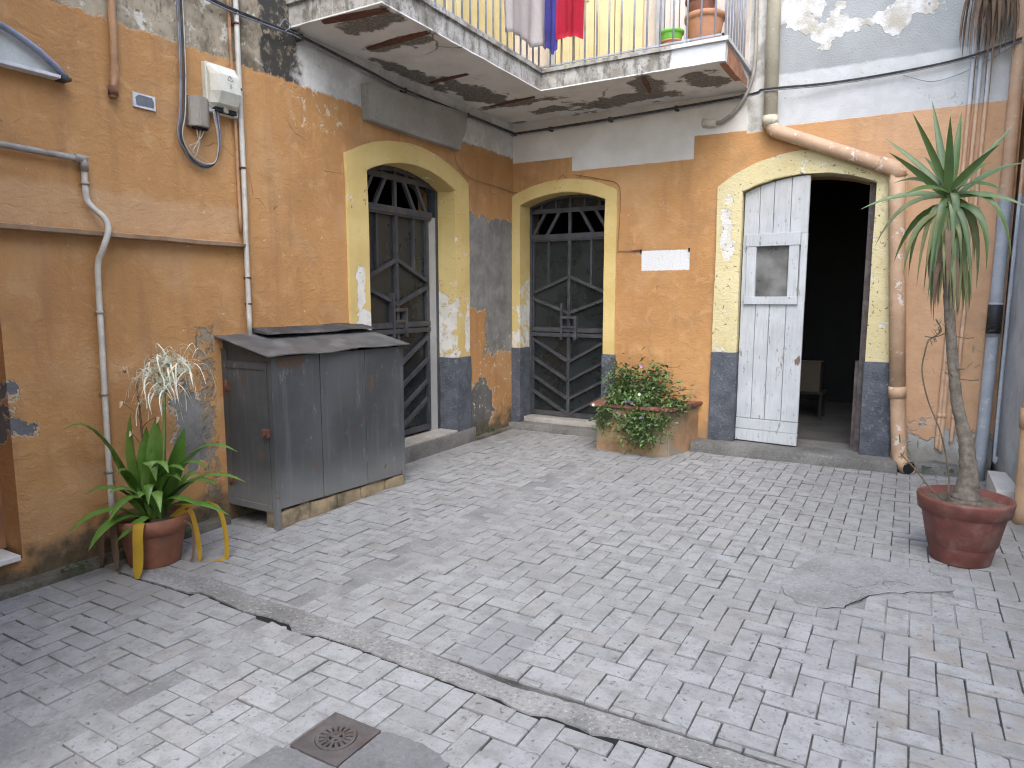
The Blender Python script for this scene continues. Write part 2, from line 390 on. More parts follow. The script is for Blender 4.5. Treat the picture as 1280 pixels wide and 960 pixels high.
def mat_yellow(name, peel):
    """cream-yellow paint on stone; peel 0..1 shows white undercoat and relief"""
    s = NT(name)
    x, y, z = s.xyz()[:3]
    nb = s.noise(2.2, 4, .55); nm = s.noise(9, 6, .65, dist=.5); nf = s.noise(85, 3, .6)
    col = s.mix(s.rng(nb, .3, .7), (0.55, 0.40, 0.15), (0.64, 0.49, 0.21))
    if peel > .6: col = s.mix(s.rng(nb, .3, .7), (0.58, 0.495, 0.27), (0.66, 0.575, 0.335))
    col = s.mix(s.m('MULTIPLY', s.rng(nm, .55, .7), .35), col, (0.50, 0.36, 0.15))
    low = s.rng(z, 2.0, 1.1)
    pm = s.rng(s.m('ADD', s.noise(5.2, 6, .66, off=(1, 2, 8)), s.m('MULTIPLY', low, .05)), .655 - .02*peel, .67 - .02*peel)
    en = s.noise(9, 4, .65, off=(2, 6, 2)); big = None
    for (a_, c_, r_, q_, ax) in ((-2.60, 1.62, .06, .17, 1), (-2.56, 1.33, .09, .13, 1), (-1.00, 1.20, .045, .28, 1), (-1.215, 1.22, .03, .36, 1), (-2.45, 1.25, .06, .1, 1), (.125, 1.25, .028, .36, 0), (.05, 1.02, .04, .10, 0), (2.43, 2.22, .05, .27, 0), (2.46, 2.03, .06, .08, 0)):
        e_ = s.m('MULTIPLY', s.ell(y if ax else x, z, a_, c_, r_, q_, en, .16, .006), s.rng(x, .06, .05) if ax else s.rng(y, -.5, -.49)); big = e_ if big is None else s.m('MAXIMUM', big, e_)
    pm = s.m('MAXIMUM', pm, big)
    col = s.mix(pm, col, s.mix(s.rng(nm, .4, .6), (0.68, 0.655, 0.60), (0.60, 0.57, 0.50)))
    pits = s.m('MULTIPLY', s.rng(s.noise(34, 4, .6, v=s.warp(s.pos, 8, .06)), .625, .665), s.rng(s.noise(3.1, 2, off=(7, 1, 1)), .62 - .3*peel, .68 - .3*peel))
    col = s.mix(s.m('MULTIPLY', pits, .85), col, (0.13, 0.105, 0.07))
    rel = s.noise(17, 6, .7, v=s.scalev(s.pos, 1, 1, 1.8), dist=1.0)
    h = s.m('ADD', s.m('MULTIPLY', rel, .45 + 1.6*peel), s.m('MULTIPLY', nf, .15 + .2*peel))
    h = s.m('SUBTRACT', h, s.m('ADD', s.m('MULTIPLY', pm, .7), s.m('MULTIPLY', pits, .8)))
    return s.fin(col, .85, h, .55, .012, spec=.25)

def mat_basalt():
    s = NT('painted_basalt_plinth')
    a = s.noise(6, 5, .6); b = s.noise(55, 4, .65); c = s.noise(22, 5, .7, off=(3, 3, 3))
    col = s.mix(s.rng(a, .3, .7), (0.068, 0.074, 0.088), (0.118, 0.128, 0.148))
    col = s.mix(s.m('MULTIPLY', s.rng(c, .56, .68), .55), col, (0.24, 0.245, 0.25))
    return s.fin(col, .85, s.m('ADD', b, c), 1.0, .014, spec=.3)

def mat_paver():
    s = NT('grey_stone_paver')
    at = s.n('ShaderNodeAttribute', attribute_name='pv'); oi = s.n('ShaderNodeObjectInfo')
    rnd = s.m('FRACT', s.m('ADD', at.outputs['Fac'], s.m('MULTIPLY', oi.outputs['Random'], 1.0)))
    rnd2 = s.m('FRACT', s.m('MULTIPLY', rnd, 17.31))
    nb = s.noise(.7, 4, .6); nm = s.noise(9, 6, .68); nf = s.noise(60, 4, .65); sp = s.noise(150, 3, .6)
    col = s.mix(rnd, (0.285, 0.284, 0.277), (0.335, 0.334, 0.328))
    col = s.mix(s.m('MULTIPLY', s.rng(rnd2, .85, .98), .45), col, (0.285, 0.262, 0.232))
    col = s.mix(s.m('MULTIPLY', s.rng(rnd2, .05, .01), .4), col, (0.19, 0.187, 0.184))
    col = s.mix(s.m('MULTIPLY', s.rng(nm, .44, .66), .6), col, (0.19, 0.185, 0.176))
    col = s.mix(s.m('MULTIPLY', s.rng(nm, .46, .3), .3), col, (0.40, 0.402, 0.405))
    col = s.mix(s.m('MULTIPLY', s.rng(nf, .56, .70), .6), col, (0.13, 0.126, 0.118))
    col = s.mix(s.m('MULTIPLY', s.rng(sp, .66, .72), .7), col, (0.10, 0.098, 0.093))
    col = s.mix(s.m('MULTIPLY', s.rng(nb, .48, .66), .3), col, (0.225, 0.219, 0.21))
    pit = s.rng(s.noise(28, 4, .65, off=(8, 8, 0)), .62, .70); col = s.mix(s.m('MULTIPLY', pit, .5), col, (0.12, 0.117, 0.11))
    x, y, z = s.xyz()[:3]
    # brown soot where the court meets walls and the plant pots
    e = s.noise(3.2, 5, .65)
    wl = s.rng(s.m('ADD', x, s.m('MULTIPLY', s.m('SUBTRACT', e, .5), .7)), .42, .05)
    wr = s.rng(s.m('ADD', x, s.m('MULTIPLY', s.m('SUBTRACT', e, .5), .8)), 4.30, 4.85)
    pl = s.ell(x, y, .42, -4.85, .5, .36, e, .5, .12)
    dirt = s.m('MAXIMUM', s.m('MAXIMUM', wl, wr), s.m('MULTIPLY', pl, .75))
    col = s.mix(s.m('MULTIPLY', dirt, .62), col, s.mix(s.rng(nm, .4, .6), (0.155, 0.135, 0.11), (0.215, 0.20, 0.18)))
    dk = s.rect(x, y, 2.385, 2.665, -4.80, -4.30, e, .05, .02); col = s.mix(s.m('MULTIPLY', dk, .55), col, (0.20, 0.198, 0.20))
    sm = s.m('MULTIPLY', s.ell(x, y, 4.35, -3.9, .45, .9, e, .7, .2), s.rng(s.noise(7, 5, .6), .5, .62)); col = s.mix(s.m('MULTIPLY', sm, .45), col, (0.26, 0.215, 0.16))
    h = s.m('SUBTRACT', s.m('ADD', s.m('MULTIPLY', nm, .7), s.m('MULTIPLY', nf, .45)), s.m('MULTIPLY', pit, .8))
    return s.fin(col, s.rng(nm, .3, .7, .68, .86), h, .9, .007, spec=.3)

def mat_cement(name, c0, c1, grain=.5, rough=.85):
    s = NT(name)
    a = s.noise(3.2, 6, .65); b = s.noise(55, 4, .7); c = s.noise(16, 5, .6, off=(4, 4, 4))
    col = s.mix(s.rng(a, .3, .7), c0, c1)
    col = s.mix(s.m('MULTIPLY', s.rng(b, .55, .68), grain), col, tuple(min(1, q*1.7) for q in c1))
    col = s.mix(s.m('MULTIPLY', s.rng(b, .46, .34), grain), col, tuple(q*.45 for q in c0))
    col = s.mix(s.m('MULTIPLY', s.rng(c, .58, .7), .4), col, tuple(q*.6 for q in c0))
    return s.fin(col, rough, s.m('ADD', s.m('MULTIPLY', b, .6), s.m('MULTIPLY', c, .6)), .7, .007, spec=.3)

def mat_slab():
    """balcony concrete: grey underside with fallen skim, mould runs on the edge"""
    s = NT('weathered_balcony_concrete')
    x, y, z = s.xyz()[:3]
    a = s.noise(2.5, 5, .6); e1 = s.noise(4.2, 6, .6, off=(2, 5, 1)); b = s.noise(45, 4, .65)
    col = s.mix(s.rng(a, .3, .7), (0.66, 0.645, 0.615), (0.77, 0.755, 0.725))
    fall = s.m('MAXIMUM', s.ell(x, y, .28, -1.25, .18, .42, e1, .42), s.ell(x, y, 1.45, -.30, .62, .16, e1, .5))
    fall = s.m('MAXIMUM', fall, s.ell(x, y, 2.30, -.55, .18, .30, e1, .45))
    fall = s.m('MAXIMUM', fall, s.ell(x, y, 1.80, -.62, .14, .34, e1, .36))
    fall = s.m('MAXIMUM', fall, s.ell(x, y, .55, -3.05, .32, .14, e1, .4))
    fall = s.m('MAXIMUM', fall, s.ell(x, y, .55, -2.62, .34, .09, e1, .3))
    fall = s.m('MAXIMUM', fall, s.ell(x, y, .10, -1.9, .10, .5, e1, .4)); fall = s.m('MAXIMUM', fall, s.ell(x, y, .72, -.35, .4, .10, e1, .4))
    stn = s.rng(s.noise(1.8, 4, .65, off=(7, 7, 7)), .48, .66); col = s.mix(s.m('MULTIPLY', stn, .3), col, (0.40, 0.36, 0.30))
    fall = s.m('MAXIMUM', fall, s.ell(x, y, .45, -.72, .38, .09, e1, .4))
    col = s.mix(fall, col, s.mix(s.rng(b, .4, .65), (0.15, 0.138, 0.122), (0.27, 0.255, 0.23)))
    crk = s.m('MULTIPLY', s.rng(s.voro(1.3, v=s.warp(s.pos, 3, .3)), .014, .004), s.rng(s.noise(1.9, 2, off=(6, 6, 1)), .5, .56)); col = s.mix(s.m('MULTIPLY', crk, .75), col, (0.10, 0.09, 0.08))
    # edge: flaked lime and black algae runs
    eg = s.rng(z, 3.492, 3.497)
    nz = s.noise(2.0, 6, .7, v=s.vec(s.m('MULTIPLY', s.m('ADD', x, y), 5.0), s.m('MULTIPLY', s.m('SUBTRACT', x, y), 5.0), s.m('MULTIPLY', z, 2.2)))
    fc = s.mix(s.rng(s.noise(6, 6, .66, off=(1, 0, 0)), .36, .62), (0.24, 0.22, 0.185), (0.43, 0.41, 0.375))
    fc = s.mix(s.m('MULTIPLY', s.rng(nz, .48, .68), .8), fc, (0.12, 0.108, 0.09))
    sp = s.rng(s.noise(40, 4, .7, off=(5, 0, 5)), .54, .64); fc = s.mix(s.m('MULTIPLY', s.m('MULTIPLY', sp, s.rng(nz, .38, .5)), .6), fc, (0.09, 0.083, 0.072))
    cln = s.rect(x, z, 2.12, 2.70, 3.3, 3.8, e1, .25); fc = s.mix(s.m('MULTIPLY', cln, .9), fc, (0.56, 0.565, 0.57))
    col = s.mix(eg, col, fc)
    h = s.m('SUBTRACT', s.m('ADD', s.m('MULTIPLY', b, .3), s.m('MULTIPLY', e1, .5)), s.m('MULTIPLY', fall, .9))
    return s.fin(col, .9, h, .75, .014, spec=.2)

def mat_pipe(name, lowc, highc, zsplit, flake=.5, band=None):
    s = NT(name)
    x, y, z = s.xyz()[:3]
    a = s.noise(6, 5, .62); b = s.noise(40, 4, .6)
    col = s.mix(s.rng(a, .3, .7), tuple(q*.85 for q in lowc), tuple(min(1, q*1.1) for q in lowc))
    up = s.rng(z, zsplit - .006, zsplit + .006); col = s.mix(up, col, s.mix(s.rng(a, .35, .65), tuple(q*.85 for q in highc), highc))
    if band: col = s.mix(s.m('MULTIPLY', s.rng(z, band[0], band[0]+.01), s.rng(z, band[1], band[1]-.01)), col, (0.02, 0.02, 0.021))
    fl = s.m('MULTIPLY', s.rng(s.noise(9, 6, .66, off=(4, 1, 1)), .60, .615), flake); col = s.mix(fl, col, (0.66, 0.63, 0.60))
    col = s.mix(s.m('MULTIPLY', s.rng(b, .6, .7), .35), col, (0.22, 0.17, 0.13))
    return s.fin(col, .6, s.m('SUBTRACT', a, s.m('MULTIPLY', fl, .5)), .4, .004, spec=.4)

def mat_cabinet():
    s = NT('grey_painted_sheet_metal')
    x, y, z = s.xyz()[:3]
    a = s.noise(2.2, 5, .6); b = s.noise(70, 3, .6); st = s.noise(2, 5, .6, v=s.vec(s.m('MULTIPLY', y, 12), s.m('MULTIPLY', x, 12), s.m('MULTIPLY', z, .9)))
    col = s.mix(s.rng(a, .3, .7), (0.046, 0.049, 0.052), (0.074, 0.078, 0.082))
    col = s.mix(s.m('MULTIPLY', s.rng(st, .5, .7), .4), col, (0.115, 0.12, 0.122))
    scf = s.rng(s.noise(11, 4, .7, v=s.scalev(s.pos, 1, 1, .4), off=(1, 2, 3)), .60, .70); col = s.mix(s.m('MULTIPLY', scf, .5), col, (0.20, 0.20, 0.195))
    low = s.rng(s.m('ADD', z, s.m('MULTIPLY', s.m('SUBTRACT', a, .5), .4)), .45, .15); col = s.mix(s.m('MULTIPLY', low, .5), col, (0.23, 0.225, 0.21))
    rust = s.rng(s.noise(7, 6, .68, off=(3, 0, 6)), .63, .67); col = s.mix(s.m('MULTIPLY', rust, .85), col, (0.115, 0.06, 0.033))
    r2 = s.ell(y, z, -3.80, 1.12, .12, .045, s.noise(14, 4, .6), .09, .01); col = s.mix(s.m('MULTIPLY', r2, .9), col, (0.07, 0.042, 0.027))
    return s.fin(col, s.rng(a, .3, .7, .42, .62), s.m('ADD', s.m('MULTIPLY', a, 2.2), s.m('MULTIPLY', b, .06)), .5, .016, spec=.45)

def mat_white_wood():
    s = NT('flaking_white_painted_wood')
    x, y, z = s.xyz()[:3]
    g = s.noise(3, 6, .65, v=s.scalev(s.pos, 22, 22, 1.3)); a = s.noise(3, 5, .6); c = s.noise(12, 6, .7, v=s.scalev(s.pos, 2.2, 2.2, .8), off=(0, 3, 0))
    col = s.mix(s.rng(a, .3, .7), (0.41, 0.425, 0.435), (0.50, 0.515, 0.525))
    col = s.mix(s.m('MULTIPLY', s.rng(g, .48, .70), .6), col, (0.33, 0.335, 0.33))
    bare = s.rng(c, .625, .66); col = s.mix(s.m('MULTIPLY', bare, .85), col, s.mix(g, (0.16, 0.14, 0.12), (0.30, 0.27, 0.23)))
    tpd = s.rng(s.m('ADD', z, s.m('MULTIPLY', s.m('SUBTRACT', c, .5), 1.2)), 2.25, 2.7); col = s.mix(s.m('MULTIPLY', tpd, .45), col, (0.40, 0.38, 0.34))
    rs = s.m('MAXIMUM', s.ell(x, z, 3.135, .94, .02, .035, c, .12, .006), s.ell(x, z, 2.99, .90, .008, .03, c, .06, .006)); col = s.mix(s.m('MULTIPLY', rs, .85), col, (0.10, 0.05, 0.03))
    h = s.m('SUBTRACT', s.m('MULTIPLY', g, .6), s.m('MULTIPLY', bare, .7))
    return s.fin(col, .7, h, .5, .005, spec=.3)

def mat_leaf(name, c0, c1, rough=.42, trans=.12, tip=None):
    s = NT(name)
    oi = s.n('ShaderNodeObjectInfo'); a = s.noise(9, 4, .6); b = s.noise(60, 3, .6)
    f = s.m('ADD', s.m('MULTIPLY', oi.outputs['Random'], .55), s.m('MULTIPLY', s.rng(a, .3, .7), .45))
    col = s.mix(f, c0, c1)
    col = s.mix(s.m('MULTIPLY', s.rng(b, .6, .75), .3), col, tip or (0.12, 0.13, 0.04))
    m = s.fin(col, rough, a, .15, .003, spec=.45)
    tr = s.n('ShaderNodeBsdfTranslucent'); s.put(tr.inputs['Color'], col)
    mx = s.n('ShaderNodeMixShader'); mx.inputs[0].default_value = trans
    s.t.links.new(s.b.outputs[0], mx.inputs[1]); s.t.links.new(tr.outputs[0], mx.inputs[2]); s.t.links.new(mx.outputs[0], s.out.inputs['Surface'])
    return m

def mat_glass(name, c=(0.012, 0.016, 0.016), rough=.12):
    s = NT(name); a = s.noise(3, 5, .65); b = s.noise(30, 4, .7)
    col = s.mix(s.m('MULTIPLY', s.rng(a, .45, .75), .5), c, tuple(q + .05 for q in c))
    return s.fin(col, s.rng(b, .3, .7, rough, rough+.25), None, spec=.5)

M = {}
M['left'] = mat_left_wall(); M['back'] = mat_back_wall(); M['right'] = mat_right_wall()
M['yellow'] = mat_yellow('cream_yellow_paint', .3); M['yellow_peel'] = mat_yellow('flaking_yellow_paint', .9)
M['basalt'] = mat_basalt(); M['paver'] = mat_paver(); M['slab'] = mat_slab()
M['joint'] = mat_cement('joint_grit', (0.03, 0.028, 0.025), (0.12, 0.114, 0.105), .4)
M['paveredge'] = mat_cement('dirty_paver_edge', (0.15, 0.147, 0.14), (0.25, 0.247, 0.24), .3)
M['fill'] = mat_cement('smooth_cement_fill', (0.185, 0.183, 0.178), (0.29, 0.287, 0.28), .3)
M['strip'] = mat_cement('coarse_concrete', (0.165, 0.16, 0.15), (0.285, 0.278, 0.264), .6)
M['mortar'] = mat_cement('patched_mortar', (0.205, 0.203, 0.197), (0.29, 0.287, 0.28), .4)
M['darkpatch'] = mat_cement('dark_cement', (0.135, 0.134, 0.132), (0.195, 0.194, 0.192), .25)
M['step'] = mat_cement('worn_step_stone', (0.115, 0.11, 0.102), (0.20, 0.193, 0.18), .45)
M['foot'] = mat_cement('mossy_wall_foot', (0.07, 0.064, 0.045), (0.16, 0.145, 0.115), .4)
M['steplight'] = mat_cement('worn_pale_sill', (0.30, 0.27, 0.24), (0.40, 0.37, 0.335), .3)
M['signbox'] = mat_cement('grey_render', (0.27, 0.25, 0.222), (0.34, 0.318, 0.285), .12)
M['sandstone'] = simple('mossy_sandstone', (0.27, 0.205, 0.125), .9, .35, 7, .9, (0.07, 0.068, 0.04), .8)
M['iron'] = simple('dark_painted_iron', (0.048, 0.050, 0.056), .5, .25, 9, .3, (0.10, 0.085, 0.075), .5, spec=.5)
M['ironpanel'] = simple('dull_green_grey_door_sheet', (0.016, 0.020, 0.020), .3, .3, 3, .15, (0.030, 0.034, 0.033), .6, spec=.5)
M['greypanel'] = simple('grey_door_post', (0.36, 0.345, 0.325), .7, .1, 3, .2, (0.2, 0.19, 0.18), .4)
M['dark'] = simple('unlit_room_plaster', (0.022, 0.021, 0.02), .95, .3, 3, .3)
M['roomfloor'] = simple('dusty_room_floor', (0.10, 0.092, 0.085), .9, .3, 5, .4, (0.08, 0.07, 0.06), .6)
M['whitewood'] = mat_white_wood(); M['glass'] = mat_glass('dusty_dark_glass', (0.03, 0.033, 0.033), .3)
M['dustglass'] = simple('dust_coated_pane', (0.15, 0.15, 0.14), .35, .35, 4, .1, (0.07, 0.07, 0.066), .7, spec=.5)
M['cabinet'] = mat_cabinet()
M['cabroof'] = simple('dusty_zinc_sheet', (0.095, 0.095, 0.094), .6, .3, 7, .4, (0.19, 0.188, 0.182), .6, spec=.4)
M['rust'] = simple('rusted_iron', (0.135, 0.055, 0.034), .9, .4, 14, .9, (0.05, 0.028, 0.02), .7)
M['hollowbrick'] = simple('broken_clay_block', (0.36, 0.165, 0.095), .9, .3, 10, .8, (0.16, 0.09, 0.06), .6)
M['terra'] = simple('terracotta', (0.235, 0.092, 0.052), .75, .25, 8, .3, (0.15, 0.075, 0.05), .6)
M['terra_red'] = simple('red_brown_plastic_pot', (0.135, 0.044, 0.034), .55, .25, 9, .25, (0.22, 0.13, 0.11), .6, spec=.4)
M['terra_light'] = simple('light_terracotta_pot', (0.48, 0.225, 0.115), .7, .15, 6, .2, (0.38, 0.18, 0.10), .5)
M['greenplastic'] = simple('lime_green_plastic', (0.16, 0.46, 0.05), .45, .12, 5, .1)
M['copinged'] = simple('red_clay_coping', (0.22, 0.085, 0.058), .75, .25, 9, .4, (0.12, 0.07, 0.05), .5)
M['soil'] = simple('dry_soil', (0.10, 0.075, 0.052), .95, .4, 22, 1.0, (0.17, 0.14, 0.10), .6)
M['downpipe'] = mat_pipe('ochre_painted_downpipe', (0.48, 0.315, 0.20), (0.53, 0.48, 0.36), 3.12, .7)
M['thinpipe'] = mat_pipe('ochre_painted_conduit', (0.50, 0.325, 0.21), (0.47, 0.50, 0.53), 3.12, .15)
M['cornerpipe'] = mat_pipe('blue_painted_pipe', (0.35, 0.38, 0.415), (0.48, 0.32, 0.205), 2.345, .3, (1.24, 1.49))
M['rightpipe'] = mat_pipe('ochre_painted_soil_pipe', (0.47, 0.295, 0.175), (0.52, 0.43, 0.36), 3.0, .4)
M['bluepipe2'] = mat_pipe('blue_painted_conduit', (0.38, 0.42, 0.465), (0.48, 0.32, 0.205), 2.345, .3)
M['whiteconduit'] = simple('off_white_conduit', (0.55, 0.52, 0.46), .55, .12, 9, .15, (0.32, 0.27, 0.21), .5)
M['greypipe'] = simple('galvanised_pipe', (0.30, 0.275, 0.25), .55, .2, 9, .2, (0.17, 0.085, 0.05), .6)
M['orangepipe'] = simple('ochre_painted_pipe_stub', (0.42, 0.235, 0.115), .7, .2, 8, .3, (0.14, 0.07, 0.04), .6)
M['cable'] = simple('dusty_black_cable', (0.045, 0.042, 0.04), .75, .3, 15, .2, (0.14, 0.13, 0.12), .5)
M['greycable'] = simple('grey_blue_cable', (0.20, 0.205, 0.235), .6, .25, 12, .1, (0.10, 0.10, 0.11), .5)
M['palecable'] = simple('pale_cable', (0.42, 0.38, 0.32), .6, .2, 12, .1)
M['beigeplastic'] = simple('yellowed_white_plastic', (0.60, 0.585, 0.50), .5, .06, 6, .1, (0.42, 0.40, 0.33), .5, spec=.4)
M['taupeplastic'] = simple('taupe_plastic', (0.27, 0.235, 0.195), .55, .1, 6, .1, (0.19, 0.165, 0.14), .4)
M['print'] = simple('grey_print', (0.10, 0.10, 0.10), .7, .1, 8, .05)
M['plategrey'] = simple('grey_plate_face', (0.135, 0.145, 0.165), .5, .15, 20, .2)
M['platewhite'] = simple('white_plate_rim', (0.60, 0.60, 0.62), .55, .15, 20, .2)
M['marble'] = simple('white_marble', (0.68, 0.66, 0.62), .45, .08, 4, .1, (0.45, 0.42, 0.38), .4)
M['canopyframe'] = simple('blue_grey_metal_arch', (0.24, 0.26, 0.34), .45, .2, 10, .15, (0.10, 0.10, 0.12), .5)
M['canopysheet'] = simple('cloudy_polycarbonate', (0.52, 0.53, 0.50), .4, .12, 8, .15, (0.36, 0.35, 0.31), .6)
M['rail'] = simple('blue_grey_railing_paint', (0.33, 0.35, 0.40), .5, .2, 9, .15, (0.20, 0.12, 0.09), .35, spec=.45)
M['shutter_yellow'] = simple('pale_yellow_shutter', (0.60, 0.50, 0.26), .6, .06, 5, .1)
M['shutter_cream'] = simple('cream_shutter', (0.56, 0.49, 0.42), .6, .06, 5, .1)
M['cloth_white'] = simple('off_white_cotton', (0.62, 0.57, 0.55), .9, .06, 5, .2)
M['cloth_peach'] = simple('peach_cotton', (0.70, 0.50, 0.40), .9, .06, 5, .2)
M['cloth_blue'] = simple('violet_blue_cotton', (0.085, 0.075, 0.33), .9, .15, 5, .2)
M['cloth_red'] = simple('crimson_cotton', (0.50, 0.018, 0.045), .9, .12, 5, .2)
M['castiron'] = simple('rusty_cast_iron', (0.095, 0.083, 0.078), .65, .25, 12, .6, (0.085, 0.055, 0.042), .6, spec=.4)
M['black'] = simple('drain_black', (0.008, 0.008, 0.008), .9, .2, 8, .1)
M['carton'] = simple('brown_carton', (0.065, 0.05, 0.034), .9, .12, 5, .15)
M['darkwood'] = simple('dark_weathered_wood', (0.085, 0.066, 0.06), .8, .35, 12, .6, (0.2, 0.18, 0.16), .4)
M['stoolwood'] = simple('black_brown_stool', (0.012, 0.011, 0.01), .9, .3, 12, .4)
M['trunk'] = simple('yucca_bark', (0.15, 0.125, 0.10), .95, .35, 26, 1.0, (0.10, 0.075, 0.055), .5, fine=90)
M['yucca'] = mat_leaf('yucca_leaf', (0.035, 0.072, 0.018), (0.085, 0.14, 0.04), .4, .1)
M['yucca_old'] = mat_leaf('ageing_yucca_leaf', (0.055, 0.085, 0.03), (0.17, 0.16, 0.055), .55, .1)
M['deadleaf'] = mat_leaf('dead_brown_leaf', (0.075, 0.045, 0.028), (0.17, 0.11, 0.07), .8, .08)
M['lily'] = mat_leaf('lily_leaf', (0.065, 0.155, 0.02), (0.17, 0.29, 0.06), .36, .16)
M['lily_yellow'] = mat_leaf('yellowed_lily_leaf', (0.36, 0.20, 0.018), (0.52, 0.35, 0.03), .6, .25, (0.22, 0.10, 0.025))
M['stalk'] = mat_leaf('flower_stalk', (0.12, 0.19, 0.05), (0.17, 0.22, 0.075), .5, .05)
M['stalk_brown'] = mat_leaf('dry_flower_stalk', (0.14, 0.085, 0.05), (0.19, 0.12, 0.07), .7, .03)
M['petal'] = mat_leaf('white_petal', (0.76, 0.76, 0.60), (0.85, 0.85, 0.74), .6, .25, (0.60, 0.62, 0.40))
M['wilted'] = mat_leaf('wilted_petal', (0.52, 0.40, 0.26), (0.62, 0.50, 0.36), .8, .15)
M['bush'] = mat_leaf('bush_leaf', (0.075, 0.145, 0.04), (0.17, 0.26, 0.085), .5, .15)
M['bush_dark'] = mat_leaf('dark_bush_leaf', (0.03, 0.065, 0.022), (0.07, 0.12, 0.042), .5, .1)
M['lilac'] = mat_leaf('lilac_petal', (0.36, 0.23, 0.52), (0.50, 0.36, 0.66), .6, .2, (0.6, 0.5, 0.7))
M['twig'] = simple('thin_twig', (0.12, 0.10, 0.06), .85, .3, 20, .3)
M['planterwall'] = None
M['planterwall'] = simple('stained_ochre_render', (0.32, 0.19, 0.10), .9, .35, 4, .8, (0.27, 0.245, 0.20), .9)

# ------------------------------------------------------------------ ground: bed, pavers, concrete
rnd = random.Random(11)
bm = NB(); g_ = 30
for a in ((-12, 18, -20, 14),):
    f = bm.faces.new([bm.verts.new(p) for p in ((a[0], a[2], -.009), (a[1], a[2], -.009), (a[1], a[3], -.009), (a[0], a[3], -.009))])
ground = obj('courtyard_ground', bm, M['joint'], recalc=False)
tag(ground, 'grey herringbone stone paving of the courtyard', 'ground', kind='structure')

W = 0.0985; OX, OY = 3.043, -4.607            # herringbone module and origin
CRACK = [(-1, -4.90), (.40, -4.905), (.82, -4.890), (.88, -4.85), (1.04, -4.861), (1.27, -4.885), (1.43, -4.863), (1.56, -4.87), (1.637, -4.911), (1.70, -4.90), (1.784, -4.87), (2.067, -4.872), (2.25, -4.883),
         (2.447, -4.889), (2.60, -4.897), (2.75, -4.893), (2.822, -4.915), (2.90, -4.918), (2.965, -4.896), (3.08, -4.896), (3.147, -4.912), (3.22, -4.885), (3.32, -4.872), (3.561, -4.866), (3.9, -4.85), (4.3, -4.84), (5.2, -4.84)]
def crack_y(x):
    for (x0, y0), (x1, y1) in zip(CRACK, CRACK[1:]):
        if x0 <= x <= x1: return y0 + (y1-y0)*(x-x0)/(x1-x0)
    return -4.86
STRIP_TOP = [(-1, -4.735), (.6, -4.735), (.8, -4.71), (1.15, -4.75), (1.5, -4.73), (1.88, -4.745), (2.25, -4.742), (2.75, -4.79), (3.04, -4.77), (3.42, -4.762), (4.3, -4.75), (5.2, -4.75)]
MORTAR = [(3.52, -3.22), (3.56, -3.32), (3.64, -3.41), (3.74, -3.43), (3.83, -3.39), (3.875, -3.27), (3.92, -3.16), (4.02, -3.05), (4.11, -3.0), (4.22, -2.93), (4.34, -2.84), (4.31, -2.70), (4.19, -2.60), (4.02, -2.56), (3.86, -2.53), (3.72, -2.60), (3.62, -2.74), (3.55, -2.95), (3.53, -3.10)]
def inpoly(x, y, P):
    c = False; n = len(P)
    for i in range(n):
        (x0, y0), (x1, y1) = P[i], P[i-1]
        if (y0 > y) != (y1 > y) and x < (x1-x0)*(y-y0)/(y1-y0)+x0: c = not c
    return c
DR = (2.262, 2.488, -5.492, -5.275)           # drain cover
def no_paver(cx, cy):
    if DR[0]-.02 < cx < DR[1]+.02 and DR[2]-.02 < cy < DR[3]+.02: return True
    if 2.50 < cx < 2.80 and -5.62 < cy < -5.26: return True      # cement beside the drain
    if 2.22 < cx < 2.50 and -5.90 < cy < -5.50: return True
    if inpoly(cx, cy, MORTAR): return True
    k = mnoise.noise((cx*2.3, cy*1.4, 4.1))
    if 1.40 < cx < 1.56 and -4.70 < cy < -1.4 and k > -.36: return True      # cement-filled trench
    if 1.36 < cx < 1.56 and -6.6 < cy < -4.95 and k > -.12: return True
    if cy < -5.55 and cx < 1.9 and k > .46: return True
    if cx < .16: return True
    return False
cells = []
for i in range(-44, 24):
    for j in range(-40, 50):
        t = (i + j) % 4
        if t == 0: r_ = (i, i+2, j, j+1)
        elif t == 2: r_ = (i, i+1, j, j+2)
        else: continue
        x0, x1, y0, y1 = OX+r_[0]*W, OX+r_[1]*W, OY+r_[2]*W, OY+r_[3]*W
        cx, cy = (x0+x1)/2, (y0+y1)/2
        if cx < -.05 or cx > 5.2 or cy > .05 or cy < -7.6: continue
        cells.append((x0, x1, y0, y1))
